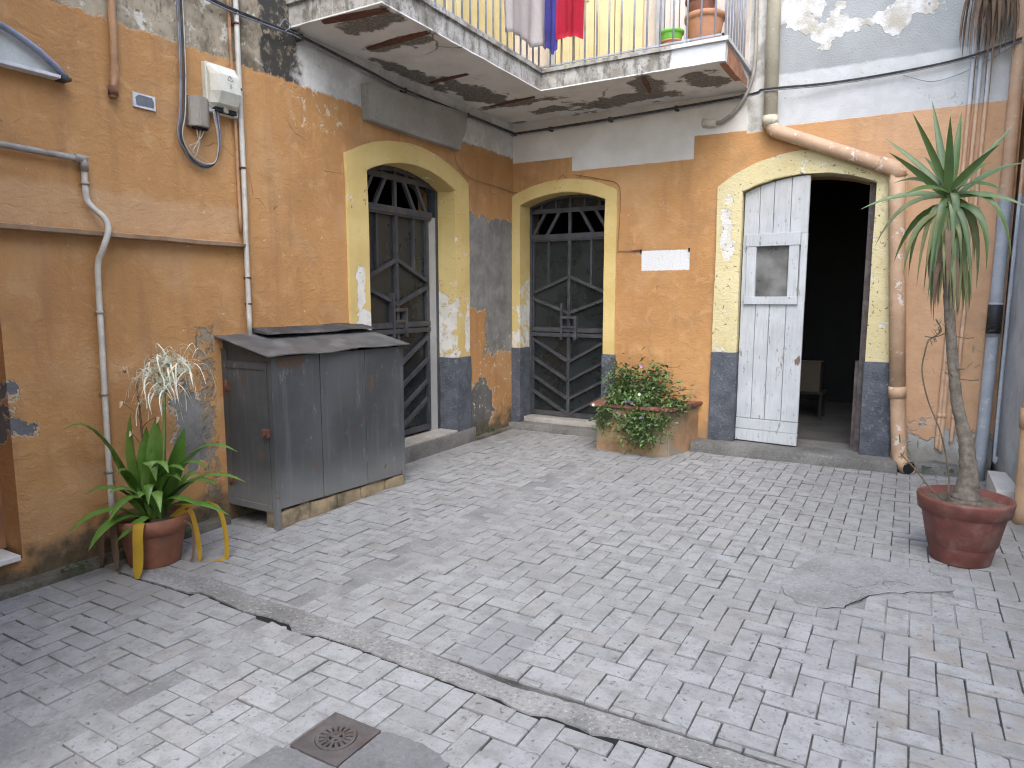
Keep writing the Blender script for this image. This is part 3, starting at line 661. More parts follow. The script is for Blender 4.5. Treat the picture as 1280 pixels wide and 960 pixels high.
def paver_bm(bm, x0, x1, y0, y1, rg, z=0.0, tilt=(0, 0), attr=None, val=0.0, clipf=None):
    gp = .0009 + .0019*rg.random()
    x0 += gp; x1 -= gp; y0 += gp; y1 -= gp; cx, cy = (x0+x1)/2, (y0+y1)/2
    ch = lambda: (.0015 + .004*rg.random() if rg.random() > .12 else .008 + .018*rg.random())
    out = []
    for (px, py, sx, sy) in ((x0, y0, 1, 1), (x1, y0, -1, 1), (x1, y1, -1, -1), (x0, y1, 1, -1)):
        a, b = ch(), ch(); j = lambda: (rg.random()-.5)*.0022
        pa, pb = (px + sx*a + j()*.3, py + j()), (px + j(), py + sy*b)
        out += [pa, pb] if (sx*sy < 0) else [pb, pa]
    if clipf: out = [clipf(p) for p in out]
    def ring(ins, zz):
        r = []
        for (px, py) in out:
            d = math.hypot(px-cx, py-cy); k = max(0, 1 - ins/d)
            qx, qy = cx+(px-cx)*k, cy+(py-cy)*k
            r.append(bm.verts.new((qx, qy, zz + z + (qx-cx)*tilt[0] + (qy-cy)*tilt[1])))
        return r
    r0, r1, r2 = ring(-.0005, -.03), ring(0, -.0035), ring(.0034, 0)
    fs = []
    for a, b in ((r0, r1), (r1, r2)):
        for k in range(8): fs.append(bm.faces.new((a[k], a[(k+1) % 8], b[(k+1) % 8], b[k]))); fs[-1].material_index = 1
    fs.append(bm.faces.new(r2))
    if attr is not None:
        for f in fs: f[attr] = val
camp = Vector(cam.location); fwv = Vector((-math.sin(R(29.96))*math.cos(R(7.258)), math.cos(R(29.96))*math.cos(R(7.258)), -math.sin(R(7.258))))
rtv = Vector((math.cos(R(29.96)), math.sin(R(29.96)), 0)); upv = rtv.cross(fwv)
def seen(x, y):
    d = Vector((x, y, 0)) - camp; zz = d.dot(fwv)
    if zz < .3: return 0
    u, v = d.dot(rtv)/zz*858, d.dot(upv)/zz*858
    if abs(u) > 655 or abs(v) > 495: return 0
    return 1/zz**3
full, cut = [], []
for (x0, x1, y0, y1) in cells:
    cx, cy = (x0+x1)/2, (y0+y1)/2
    if no_paver(cx, cy): continue
    ct = crack_y(cx)
    if y0 < -4.745 and y1 > ct:                       # meets the concrete strip
        if cy > -4.81 and y1 > -4.735: c = (x0, x1, max(y0, -4.742), y1)
        elif y0 < ct - .03: c = (x0, x1, y0, ct - .006)
        else: continue
        if c[3]-c[2] > .036: cut.append(c)
        continue
    if y1 <= ct and y1 > ct - .06:
        cut.append((x0, x1, y0, ct - .006)); continue
    full.append((x0, x1, y0, y1))
full.sort(key=lambda c: -seen((c[0]+c[1])/2, (c[2]+c[3])/2))
near, rest = full[:250], full[250:]
VAR = []
for k in range(14):
    b2 = NB(); paver_bm(b2, -W, W, -W/2, W/2, random.Random(100+k)); bmesh.ops.recalc_face_normals(b2, faces=b2.faces)
    me = bpy.data.meshes.new('paver'); b2.to_mesh(me); b2.free(); me.materials.append(M['paver']); me.materials.append(M['paveredge']); VAR.append(me)
def paver_obj(me, loc, rz, tx, ty):
    o = bpy.data.objects.new('paver', me); o.location = loc; o.rotation_euler = (tx, ty, rz); COL.objects.link(o); o.parent = ground
for (x0, x1, y0, y1) in near:
    vert = (y1-y0) > (x1-x0)
    big = mnoise.noise((x0*.9, y0*.9, 2.0))*.003
    paver_obj(rnd.choice(VAR), ((x0+x1)/2, (y0+y1)/2, big + rnd.uniform(-.0036, .0036)), (math.pi/2 if vert else 0) + rnd.choice((0, math.pi)) + rnd.uniform(-.008, .008), rnd.uniform(-.02, .02), rnd.uniform(-.02, .02))
cutseen = sorted(cut, key=lambda c: -seen((c[0]+c[1])/2, (c[2]+c[3])/2))
for c in cutseen[:48]:
    b2 = NB(); paver_bm(b2, *c, rnd, rnd.uniform(-.002, .002), clipf=lambda p: (p[0], min(p[1], crack_y(p[0]) - .0055)) if p[1] < -4.84 else p); obj('paver', b2, [M['paver'], M['paveredge']], ground)
b2 = NB(); la = b2.faces.layers.float.new('pv')
for c in rest + cutseen[48:]:
    cx, cy = (c[0]+c[1])/2, (c[2]+c[3])/2
    paver_bm(b2, *c, rnd, mnoise.noise((cx*.9, cy*.9, 2.0))*.003 + rnd.uniform(-.0034, .0034), (rnd.uniform(-.02, .02), rnd.uniform(-.02, .02)), la, rnd.random())
tag(obj('distant_pavers', b2, [M['paver'], M['paveredge']], ground), 'herringbone pavers farther across the court', kind='stuff')

def sheet(name, poly, z, mat, jitter=0.0, sub=.06, thick=.02):
    b2 = NB(); P = []
    for i, p in enumerate(poly):
        q = poly[(i+1) % len(poly)]; L_ = math.hypot(q[0]-p[0], q[1]-p[1]); n = max(1, int(L_/sub))
        for k in range(n):
            t = k/n; P.append((p[0]+(q[0]-p[0])*t + rnd.uniform(-jitter, jitter), p[1]+(q[1]-p[1])*t + rnd.uniform(-jitter, jitter)))
    top = [b2.verts.new((x, y, z)) for x, y in P]; bot = [b2.verts.new((x, y, z-thick)) for x, y in P]
    b2.faces.new(top); n = len(P)
    for k in range(n): b2.faces.new((top[k], bot[k], bot[(k+1) % n], top[(k+1) % n]))
    return obj(name, b2, mat, ground)
# dark open slot under the crack
b2 = NB(); prev = None
for x, y in CRACK:
    row = (b2.verts.new((x, y-.05, -.0075)), b2.verts.new((x, y+.02, -.0075)))
    if prev: b2.faces.new((prev[0], row[0], row[1], prev[1]))
    prev = row
obj('crack_slot', b2, M['black'], ground, recalc=False)
# trench and lost-paver cement lies a touch below the stones; it shows only where no stone stands
bf = NB()
for (x0, x1, y0, y1) in ((1.30, 1.68, -4.72, -1.3), (1.25, 1.70, -7.0, -4.90), (0.0, 1.25, -7.0, -5.5), (1.70, 1.95, -7.0, -5.5), (.0, .24, -5.5, 0), (3.45, 4.45, -3.5, -2.45), (2.0, 2.9, -6.1, -5.18)):
    f = bf.faces.new([bf.verts.new(p) for p in ((x0, y0, -.0048), (x1, y0, -.0048), (x1, y1, -.0048), (x0, y1, -.0048))])
obj('cement_fill', bf, M['fill'], ground, recalc=False)
stp = [(x, y) for x, y in STRIP_TOP] + [(x, y + .006) for x, y in reversed(CRACK)]
sheet('concrete_strip', stp, .002, M['strip'], .004, .03)
sheet('mortar_patch', MORTAR, .003, M['mortar'], .010, .03)
sheet('cement_patch', [(2.495, -5.62), (2.80, -5.60), (2.785, -5.43), (2.80, -5.28), (2.66, -5.255), (2.495, -5.27)], .0035, M['darkpatch'], .006, .03)
sheet('cement_patch', [(2.20, -5.95), (2.485, -5.95), (2.49, -5.50), (2.30, -5.498), (2.22, -5.52)], .003, M['darkpatch'], .006, .03)
# broken slivers of stone along the crack
for (x, y, a) in ((1.60, -4.925, .4), (1.66, -4.905, 1.2), (1.565, -4.905, 2.0)):
    b2 = NB(); P = [(x + math.cos(a+k*1.05)*(.02+.012*rnd.random()), y + math.sin(a+k*1.05)*(.013+.008*rnd.random())) for k in range(6)]
    top = [b2.verts.new((*p, .0)) for p in P]; bot = [b2.verts.new((*p, -.02)) for p in P]; b2.faces.new(top)
    for k in range(6): b2.faces.new((top[k], bot[k], bot[(k+1) % 6], top[(k+1) % 6]))
    obj('paver_chip', b2, M['paver'], ground)
# crack network over the mortar patch: thin recessed dark slots
def crackline(pts, w):
    b2 = NB(); P = [Vector((x, y, .0042)) for x, y in pts]; prev = None; n = len(P)
    for i, p in enumerate(P):
        t = (P[min(i+1, n-1)] - P[max(i-1, 0)]).normalized(); s_ = Vector((-t.y, t.x, 0)); ww = w*(.35 + .9*rnd.random())*(1 if 0 < i < n-1 else .1)
        row = (b2.verts.new(p - s_*ww), b2.verts.new(p + s_*ww))
        if prev: b2.faces.new((prev[0], prev[1], row[1], row[0]))
        prev = row
    obj('open_crack', b2, M['black'], ground, recalc=False)
def jag(pts, step=.03, amp=.012):
    out = []
    for p, q in zip(pts, pts[1:]):
        n = max(1, int(math.hypot(q[0]-p[0], q[1]-p[1])/step))
        for k in range(n): out.append((p[0]+(q[0]-p[0])*k/n + rnd.uniform(-amp, amp), p[1]+(q[1]-p[1])*k/n + rnd.uniform(-amp, amp)))
    return out + [pts[-1]]
crackline(jag([(3.74, -3.42), (3.83, -3.38), (3.88, -3.27), (3.93, -3.16), (4.02, -3.06), (4.12, -3.0), (4.22, -2.93), (4.33, -2.86)]), .0035)
crackline(jag([(3.80, -3.02), (3.88, -3.06), (3.95, -3.0), (3.98, -2.92)]), .0025)
crackline(jag([(4.03, -3.0), (4.0, -2.90), (4.08, -2.86), (4.16, -2.88)]), .0022)

# ------------------------------------------------------------------ drain cover
dt = thing('drain_cover', ((DR[0]+DR[1])/2, (DR[2]+DR[3])/2, 0), 'square rusty cast-iron drain cover with slotted round grate', 'drain cover')
dx, dy = (DR[0]+DR[1])/2, (DR[2]+DR[3])/2
b2 = NB(); hs_ = .110; rr = .074; N_ = 32          # square plate with a round hole
sq = []; ci = []
for k in range(N_):
    a = 2*math.pi*k/N_ + math.pi/4; c_, s_ = math.cos(a), math.sin(a); m_ = max(abs(c_), abs(s_))
    sq.append(b2.verts.new((dx + c_/m_*hs_, dy + s_/m_*hs_, .001))); ci.append(b2.verts.new((dx + c_*rr, dy + s_*rr, .001)))
sb = [b2.verts.new((v.co.x, v.co.y, -.02)) for v in sq]; cb = [b2.verts.new((v.co.x, v.co.y, -.02)) for v in ci]
for k in range(N_):
    k2 = (k+1) % N_
    for q in ((sq[k], sq[k2], ci[k2], ci[k]), (sq[k], sb[k], sb[k2], sq[k2]), (ci[k], ci[k2], cb[k2], cb[k])): b2.faces.new(q)
obj('cover_plate', b2, M['castiron'], dt)
b2 = NB(); box(b2, dx-.08, dx+.08, dy-.08, dy+.08, -.0095, -.0085); obj('sump', b2, M['black'], dt)
b2 = NB()                                          # grate: rim, hub ring, 16 spokes, centre disc
def annulus(bm, r0, r1, z0, z1, n=40):
    vv = [[bm.verts.new((dx + r*math.cos(2*math.pi*k/n), dy + r*math.sin(2*math.pi*k/n), z)) for k in range(n)] for r, z in ((r0, z0), (r0, z1), (r1, z1), (r1, z0))]
    for q in range(4):
        a, b = vv[q], vv[(q+1) % 4]
        for k in range(n): bm.faces.new((a[k], a[(k+1) % n], b[(k+1) % n], b[k]))
annulus(b2, .060, .0715, -.008, .004); annulus(b2, .024, .033, -.008, .0035)
gr = obj('grate', b2, M['castiron'], dt)
for k in range(16):
    a = 2*math.pi*k/16; b2 = NB(); c_, s_ = math.cos(a), math.sin(a); w_ = .0052
    P = [(.031, -w_*.7), (.062, -w_*1.25), (.062, w_*1.25), (.031, w_*.7)]
    top = [b2.verts.new((dx + p*c_ - q*s_, dy + p*s_ + q*c_, .0035)) for p, q in P]; bot = [b2.verts.new((v.co.x, v.co.y, -.008)) for v in top]
    b2.faces.new(top)
    for i in range(4): b2.faces.new((top[i], bot[i], bot[(i+1) % 4], top[(i+1) % 4]))
    obj('spoke', b2, M['castiron'], gr)
b2 = NB()
for a in (0, math.pi/2):
    c_, s_ = math.cos(a), math.sin(a)
    P = [(-.026, -.006), (.026, -.006), (.026, .006), (-.026, .006)]
    top = [b2.verts.new((dx + p*c_ - q*s_, dy + p*s_ + q*c_, .003 - a*.0004)) for p, q in P]; bot = [b2.verts.new((v.co.x, v.co.y, -.008)) for v in top]; b2.faces.new(top)
    for i in range(4): b2.faces.new((top[i], bot[i], bot[(i+1) % 4], top[(i+1) % 4]))
obj('centre_cross', b2, M['castiron'], gr)

dt.location.z = .0042      # lies a few millimetres proud of the stones
# ------------------------------------------------------------------ buildings
TH = .45; TOP = 6.6
bl = thing('courtyard_house', (-.3, -3, 0), 'ochre house wing behind the grey metal cabinet, bare stone above its paint', 'house')
bb = thing('courtyard_house', (2, .3, 0), 'ochre house wing holding the half-open white plank door', 'house')
D1 = dict(c=-1.84, hw=.645, zs=2.60, za=2.745, ho=.895, zso=2.70, zao=2.925, base=.15)
D2 = dict(c=.625, hw=.52, zs=2.58, za=2.69, ho=.655, zso=2.67, zao=2.83, base=.09)
D3 = dict(c=3.14, hw=.572, zs=2.555, za=2.675, ho=.808, zso=2.62, zao=2.89, base=.10)
def opening(D): return [(D['c']-D['hw']-.004, -.2)] + [(s, z+.004) for s, z in arc(D['c'], D['hw']+.004, D['zs'], D['za'])] + [(D['c']+D['hw']+.004, -.2)]
# left wing wall with the arched doorway and, nearer, a plain recess
bm = NB()
poly = [(-11, -.2), (-6.35, -.2), (-6.35, 1.93), (-5.27, 1.93), (-5.27, -.2)] + opening(D1) + [(0, -.2), (0, TOP), (-11, TOP)]
prism(bm, poly, ML, 0, -TH); wl = obj('wall', bm, M['left'], bl)
bm = NB(); box(bm, -.22, -.17, -6.35, -5.27, .185, 1.93); obj('recessed_door', bm, simple('ochre_brown_door', (0.38, 0.19, 0.09), .8, .15, 4, .3, (0.25, 0.13, 0.07), .5), bl)
bm = NB(); box(bm, -.3, .03, -6.4, -5.29, .158, .188, .005); obj('marble_sill', bm, M['marble'], bl)
bm = NB(); box(bm, -.3, .0, -6.35, -5.27, -.05, .157); obj('sill_base', bm, M['left'], bl)
bm = NB(); poly = [(-.45, -.2)] + opening(D2) + opening(D3) + [(4.72, -.2), (4.72, TOP), (-.45, TOP)]
prism(bm, poly, MBk, 0, -TH); wb = obj('wall', bm, M['back'], bb)
# rooms behind the three doorways
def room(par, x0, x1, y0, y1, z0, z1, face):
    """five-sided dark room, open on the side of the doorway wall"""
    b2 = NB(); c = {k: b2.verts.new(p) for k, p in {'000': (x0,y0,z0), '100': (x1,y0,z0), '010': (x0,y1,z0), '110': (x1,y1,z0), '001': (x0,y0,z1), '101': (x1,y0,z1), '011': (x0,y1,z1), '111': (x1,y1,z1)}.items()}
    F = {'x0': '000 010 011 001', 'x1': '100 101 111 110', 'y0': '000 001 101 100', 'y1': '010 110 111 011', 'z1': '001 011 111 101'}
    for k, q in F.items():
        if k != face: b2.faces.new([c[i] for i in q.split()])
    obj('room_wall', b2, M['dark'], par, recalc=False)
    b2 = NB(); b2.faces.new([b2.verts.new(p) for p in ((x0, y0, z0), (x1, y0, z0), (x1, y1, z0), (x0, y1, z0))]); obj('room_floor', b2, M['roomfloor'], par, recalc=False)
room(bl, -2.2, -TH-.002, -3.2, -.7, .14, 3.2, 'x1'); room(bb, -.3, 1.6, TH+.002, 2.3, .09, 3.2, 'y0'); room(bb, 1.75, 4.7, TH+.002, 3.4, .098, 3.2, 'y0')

def surround(par, D, mp, mat, zlow, depth, proud=.022, seg=20):
    """painted arch trim: left jamb, arch, right jamb; reveal lining the opening"""
    ai = arc(D['c'], D['hw'], D['zs'], D['za'], seg); ao = arc(D['c'], D['ho'], D['zso'], D['zao'], seg)
    zl = [zlow + (D['zs']-zlow)*k/6 for k in range(6)]
    inn = [(D['c']-D['hw'], z) for z in zl] + ai + [(D['c']+D['hw'], z) for z in reversed(zl)]
    zo = [zlow + (D['zso']-zlow)*k/6 for k in range(6)]
    out = [(D['c']-D['ho'], z) for z in zo] + ao + [(D['c']+D['ho'], z) for z in reversed(zo)]
    rg = random.Random(int(abs(D['c'])*100)); b2 = NB()
    out = [(s + rg.uniform(-.006, .006), z + rg.uniform(-.005, .005)) for s, z in out]; inn = [(s + rg.uniform(-.0025, .0025), z + rg.uniform(-.0025, .0025)) for s, z in inn]
    vo = [b2.verts.new(mp(s, proud, z)) for s, z in out]; vi = [b2.verts.new(mp(s, proud, z)) for s, z in inn]
    vob = [b2.verts.new(mp(s, -.01, z)) for s, z in out]; vib = [b2.verts.new(mp(s, -depth, z)) for s, z in inn]
    for k in range(len(inn)-1):
        b2.faces.new((vo[k], vo[k+1], vi[k+1], vi[k])); b2.faces.new((vo[k], vob[k], vob[k+1], vo[k+1])); b2.faces.new((vi[k], vi[k+1], vib[k+1], vib[k]))
    b2.faces.new((vo[0], vi[0], vib[0], vob[0])); b2.faces.new((vo[-1], vob[-1], vib[-1], vi[-1]))
    ed = [e for e in b2.edges if len(e.link_faces) == 2 and e.verts[0] in vi and e.verts[1] in vi or (e.verts[0] in vo and e.verts[1] in vo)]
    bmesh.ops.bevel(b2, geom=[e for e in ed if e.is_valid], offset=.006, segments=2, affect='EDGES')
    return obj('door_surround', b2, mat, par)
def plinths(par, D, mp, z0, z1, z1r, depth, proud=.032):
    for sg, zt in ((-1, z1), (1, z1r)):
        a, b = D['c'] + sg*(D['hw']-.008), D['c'] + sg*(D['ho']+.012)
        lo, hi = min(a, b), max(a, b); b2 = NB()
        p, q = mp(lo, proud, z0), mp(hi, -depth, zt)
        box(b2, min(p[0], q[0]), max(p[0], q[0]), min(p[1], q[1]), max(p[1], q[1]), z0, zt, .012)
        bmesh.ops.subdivide_edges(b2, edges=[e for e in b2.edges if e.calc_length() > .2], cuts=8, use_grid_fill=True)
        for v in b2.verts: v.co += Vector([mnoise.noise(v.co*9 + Vector((k*7, 0, 0)))*.005 for k in range(3)])
        obj('plinth_block', b2, M['basalt'], par, smooth='auto')
surround(bl, D1, ML, M['yellow'], .90, .2); surround(bb, D2, MBk, M['yellow'], .90, .22); surround(bb, D3, MBk, M['yellow_peel'], .93, .2)
plinths(bl, D1, ML, .12, .93, .925, .2); plinths(bb, D2, MBk, .05, .955, .925, .22); plinths(bb, D3, MBk, .08, 1.0, .965, .2)

def metal_door(par, mp, c, hw, zo, zs, za, z0, dp, post=0.0):
    """two-leaf sheet door with flat-bar chevrons, latch and barred fanlight"""
    b2 = NB(); prism(b2, [(c-hw, z0), (c+hw, z0), (c+hw, 2.26+zo), (c-hw, 2.26+zo)], mp, dp-.02, dp-.045); d = obj('metal_door', b2, M['ironpanel'], par)
    tag(d, 'dark iron door with chevron bars')
    def bar(nm, p, q, w=.03, a=0.0, t=.022, m=None):
        b3 = NB(); bar2(b3, mp, (c+p[0], p[1]), (c+q[0], q[1]), w, dp-.021, dp+a+t-.012); obj(nm, b3, m or M['iron'], d)
    h = hw
    bar('stile', (-h+.02, z0), (-h+.02, 2.25+zo), .045); bar('stile', (h-.02, z0), (h-.02, 2.25+zo), .045)
    bar('bottom_rail', (-h, z0+.03), (h, z0+.03), .055, .002)
    bar('meeting_bar', (0, z0), (0, 2.22+zo), .036, .005)
    bar('transom', (-h-.03, 2.235+zo), (h+.03, 2.235+zo), .06, .022)
    bar('transom_lip', (-h-.03, 2.195+zo), (h+.03, 2.195+zo), .018, .012)
    for s_ in (-.27, .27): bar('upright_bar', (s_, 1.66+zo), (s_, 2.2+zo), .026, -.002)
    for sg in (-1, 1):
        bar('chevron_bar', (0, 1.78+zo), (sg*(h-.02), 1.585+zo), .034, .009); bar('chevron_bar', (0, 1.36+zo), (sg*(h-.02), 1.53+zo), .034, .009)
        for zc in (.79, .565, .35, .165): bar('chevron_bar', (0, zc+zo*.8), (sg*(h-.02), zc+.265+zo*.8), .030, .009)
    bar('lock_rail', (-h, 1.165+zo), (h, 1.165+zo), .05, .012); bar('lock_rail', (-h, 1.105+zo), (h, 1.105+zo), .045, .014)
    bar('latch_bolt', (-.085, 1.05+zo), (-.085, 1.47+zo), .028, .03); bar('latch', (-.085, 1.31+zo), (.11, 1.31+zo), .032, .035); bar('latch', (.095, 1.05+zo), (.095, 1.32+zo), .034, .033); bar('latch', (-.085, 1.20+zo), (.10, 1.20+zo), .022, .031)
    # fanlight
    R_ = lambda s_: min(arc_z(c, hw+.06, zs, za, c+s_), za) + .005
    b3 = NB(); bar2(b3, mp, (c-h-.03, 2.53+zo), (c+h+.03, 2.53+zo), .05, dp-.02, dp+.012); obj('fanlight_rail', b3, M['iron'], d)
    for p, q in (((0, 2.26), (0, 2.52)), ((-.29, 2.26), (-.13, 2.52)), ((.29, 2.26), (.13, 2.52)), ((-.47, 2.26), (-.31, 2.52)), ((.47, 2.26), (.31, 2.52))):
        bar('fanlight_bar', (p[0], p[1]+zo), (q[0], q[1]+zo), .034, .0)
    for s_ in (-.36, -.18, 0, .18, .36):
        if R_(s_) > 2.57+zo: bar('fanlight_bar', (s_, 2.53+zo), (s_, R_(s_)), .026, -.003)
    b3 = NB(); pts = [(c-h-.05, 2.53+zo)] + [(s_, z+.02) for s_, z in arc(c, hw+.06, zs, za, 10)] + [(c+h+.05, 2.53+zo)]
    prism(b3, pts, mp, dp-.035, dp-.05); obj('fanlight_sheet', b3, M['ironpanel'], d)
    return d
def door_frame(par, D, mp, d0, d1, w, z0):
    ai = [(D['c']-D['hw'], z0)] + arc(D['c'], D['hw'], D['zs'], D['za'], 16) + [(D['c']+D['hw'], z0)]
    ii = [(D['c']-D['hw']+w, z0)] + arc(D['c'], D['hw']-w, D['zs']-.01, D['za']-w, 16) + [(D['c']+D['hw']-w, z0)]
    b2 = NB(); A = [[b2.verts.new(mp(s, d, z)) for s, z in P] for P, d in ((ai, d0), (ii, d0), (ii, d1), (ai, d1))]
    for a, b in ((A[0], A[1]), (A[1], A[2]), (A[2], A[3])):
        for k in range(len(ai)-1): b2.faces.new((a[k], a[k+1], b[k+1], b[k]))
    obj('door_frame', b2, M['iron'], par)
door_frame(bl, D1, ML, -.196, -.30, .042, .15); door_frame(bb, D2, MBk, -.216, -.33, .03, .12)
metal_door(bl, ML, -1.865, .50, .115, D1['zs'], D1['za'], .19, -.2)
bm = NB(); prism(bm, [(-1.36, .166), (-1.235, .166), (-1.235, 2.34), (-1.36, 2.34)], ML, -.25, -.20); obj('side_post', bm, M['greypanel'], bl)
metal_door(bb, MBk, .61, .50, 0.0, D2['zs'], D2['za'], .135, -.25)
# steps and sills
def stone(nm, par, x0, x1, y0, y1, z0, z1, mat, bev=.012, amp=.006):
    b2 = NB(); box(b2, x0, x1, y0, y1, z0, z1, bev); bmesh.ops.subdivide_edges(b2, edges=[e for e in b2.edges if e.calc_length() > .15], cuts=7, use_grid_fill=True)
    for v in b2.verts: v.co += Vector([mnoise.noise(v.co*7 + Vector((0, k*5, 0)))*amp for k in range(3)])
    return obj(nm, b2, mat, par, smooth='auto')
stone('doorstep', bl, -TH+.02, .035, -2.72, -.86, -.05, .15, M['step']); bm = NB(); box(bm, -TH, .028, -2.48, -1.20, .12, .166, .004); obj('door_sill', bm, M['steplight'], bl)
stone('doorstep', bb, .0, 1.22, -.10, .40, -.05, .075, M['step']); stone('door_sill', bb, .10, 1.15, .07, .42, .02, .13, M['steplight'], .008, .003)
stone('doorstep', bb, 2.20, 4.03, -.235, .46, -.05, .102, M['step'], .02, .008)
# skirting rubble along the left wall foot, and cement fillets
stone('wall_foot', bl, -.02, .075, -9.0, -4.02, -.05, .045, M['foot'], .02, .02); stone('wall_foot', bl, -.02, .05, -.86, -.02, -.05, .03, M['foot'], .015, .012)
stone('wall_foot', bb, 4.05, 4.72, -.09, .02, -.05, .10, M['step'], .03, .03)

# ledge over the recess
b2 = NB(); n_ = 26
for k in range(n_+1):
    yy = -6.6 + (6.6-3.72)*k/n_; dz = mnoise.noise((0, yy*4, 1))*.006; w_ = .075 + mnoise.noise((2, yy*6, 1))*.01 if k < n_ else .03; t_ = .022 if k < n_ else .008
    zz = 1.915 - .006*(yy+5.2) + dz
    row = [b2.verts.new(p) for p in ((-.01, yy, zz+.014), (w_, yy, zz), (w_-.004, yy, zz-t_), (-.01, yy, zz-t_-.006))]
    if k:
        for q in range(4): b2.faces.new((prev[q], prev[(q+1) % 4], row[(q+1) % 4], row[q]))
    if k in (0, n_): b2.faces.new(row)
    prev = row
obj('ledge', b2, simple('dusty_ochre_ledge', (0.34, 0.22, 0.13), .9, .25, 9, .7, (0.24, 0.20, 0.15), .6), bl)
# render box over the left doorway
b2 = NB(); prism(b2, [(-2.51, 3.0), (-2.515, 3.285), (-2.49, 3.30), (-1.03, 3.375), (-1.06, 3.19), (-1.14, 3.10), (-1.16, 2.99), (-1.9, 2.992)], ML, -.01, .075)
bmesh.ops.bevel(b2, geom=[e for e in b2.edges], offset=.008, segments=2, affect='EDGES'); obj('render_panel', b2, M['signbox'], bl)

# white plank door leaf, hinged at the left jamb, a little ajar towards the court
hinge = Vector((2.578, .045, 0)); ang = R(-4.0)
def MD(s, d, z):
    v = Vector((s, -d, 0)); v.rotate(Matrix.Rotation(ang, 3, 'Z')); return (hinge.x + v.x, hinge.y + v.y, z)
topz = lambda s: arc_z(D3['c'], D3['hw'], D3['zs'], D3['za'], hinge.x + s) - .012
LW = .592
def strip_poly(s0, s1, z0, z1=None, n=4):
    if z1 is not None: return [(s0, z0), (s1, z0), (s1, z1), (s0, z1)]
    return [(s0, z0), (s1, z0)] + [(s1 + (s0-s1)*k/n, topz(s1 + (s0-s1)*k/n)) for k in range(n+1)]
bm = NB(); prism(bm, strip_poly(.02, LW-.02, .14, 1.5), MD, -.045, -.03); prism(bm, strip_poly(.02, LW-.02, 2.06, None), MD, -.045, -.03); prism(bm, [(.02, 1.5), (.12, 1.5), (.12, 2.06), (.02, 2.06)], MD, -.045, -.03); prism(bm, [(.46, 1.5), (LW-.02, 1.5), (LW-.02, 2.06), (.46, 2.06)], MD, -.045, -.03)
leafd = obj('plank_door', bm, M['whitewood'], bb); tag(leafd, 'half-open white plank door with small window')
edges = [0, .145, .275, .43, LW]
for k, (a, b) in enumerate(zip(edges, edges[1:])):
    a2, b2_ = a+.0022, b-.0022; off = (-.002, .001, -.0005, .0015)[k]
    bm = NB(); prism(bm, strip_poly(a2, b2_, .345, 1.50), MD, -.029, .0+off); bmesh.ops.bevel(bm, geom=list(bm.edges), offset=.003, segments=1, affect='EDGES'); obj('plank', bm, M['whitewood'], leafd)
    bm = NB(); prism(bm, strip_poly(a2, b2_, 2.14), MD, -.029, .0+off); bmesh.ops.bevel(bm, geom=list(bm.edges), offset=.003, segments=1, affect='EDGES'); obj('plank', bm, M['whitewood'], leafd)
for (a, b) in ((.115, .23), (.235, .34)):
    bm = NB(); prism(bm, [(0, a), (LW-.005, a-.004), (LW, b), (0, b)], MD, -.029, .003); bmesh.ops.bevel(bm, geom=list(bm.edges), offset=.003, segments=1, affect='EDGES'); obj('bottom_board', bm, M['whitewood'], leafd)
for nm, q in (('window_frame', (.045, .135, 1.49, 2.03)), ('window_frame', (.435, .525, 1.49, 2.03)), ('window_head', (.035, .535, 2.03, 2.15)), ('window_sill', (.035, .535, 1.475, 1.55)), ('edge_batten', (.0, .046, 1.50, 2.14)), ('edge_batten', (.535, LW, 1.50, 2.14))):
    bm = NB(); d0 = .022 if 'window' in nm else .0
    prism(bm, [(q[0], q[2]), (q[1], q[2]), (q[1], q[3]), (q[0], q[3])], MD, -.028, d0 + (.006 if nm in ('window_head', 'window_sill') else 0)); bmesh.ops.bevel(bm, geom=list(bm.edges), offset=.003, segments=1, affect='EDGES'); obj(nm, bm, M['whitewood'], leafd)
bm = NB(); prism(bm, [(.13, 1.545), (.44, 1.545), (.44, 2.035), (.13, 2.035)], MD, -.02, -.014); obj('pane', bm, M['dustglass'], leafd)
# frame post in the shadow on the right side
bm = NB(); box(bm, 3.655, 3.712, .10, .22, .10, 2.60, .004); obj('door_post', bm, M['darkwood'], bb); bm = NB(); box(bm, 3.62, 3.654, .16, .22, .10, .95, .004); obj('door_post', bm, M['darkwood'], bb)

# things in the dark room
c = thing('cardboard_box', (3.02, 1.9, .43), 'brown cardboard box in the dark room behind the plank door', 'box')
bm = NB(); box(bm, 2.88, 3.17, 1.75, 2.05, .43, .78, .004); obj('carton', bm, M['carton'], c); bm = NB(); box(bm, 2.88, 3.17, 1.88, 1.92, .7805, .7825); obj('tape', bm, M['taupeplastic'], c)
c = thing('wooden_stool', (3.02, 1.9, .1), 'dark wooden stool under the cardboard box in the dark room', 'stool')
bm = NB(); box(bm, 2.82, 3.22, 1.70, 2.10, .40, .43, .004); obj('seat', bm, M['stoolwood'], c)
for px, py in ((2.85, 1.73), (3.19, 1.73), (2.85, 2.07), (3.19, 2.07)):
    bm = NB(); box(bm, px-.018, px+.018, py-.018, py+.018, .098, .40); obj('leg', bm, M['stoolwood'], c)

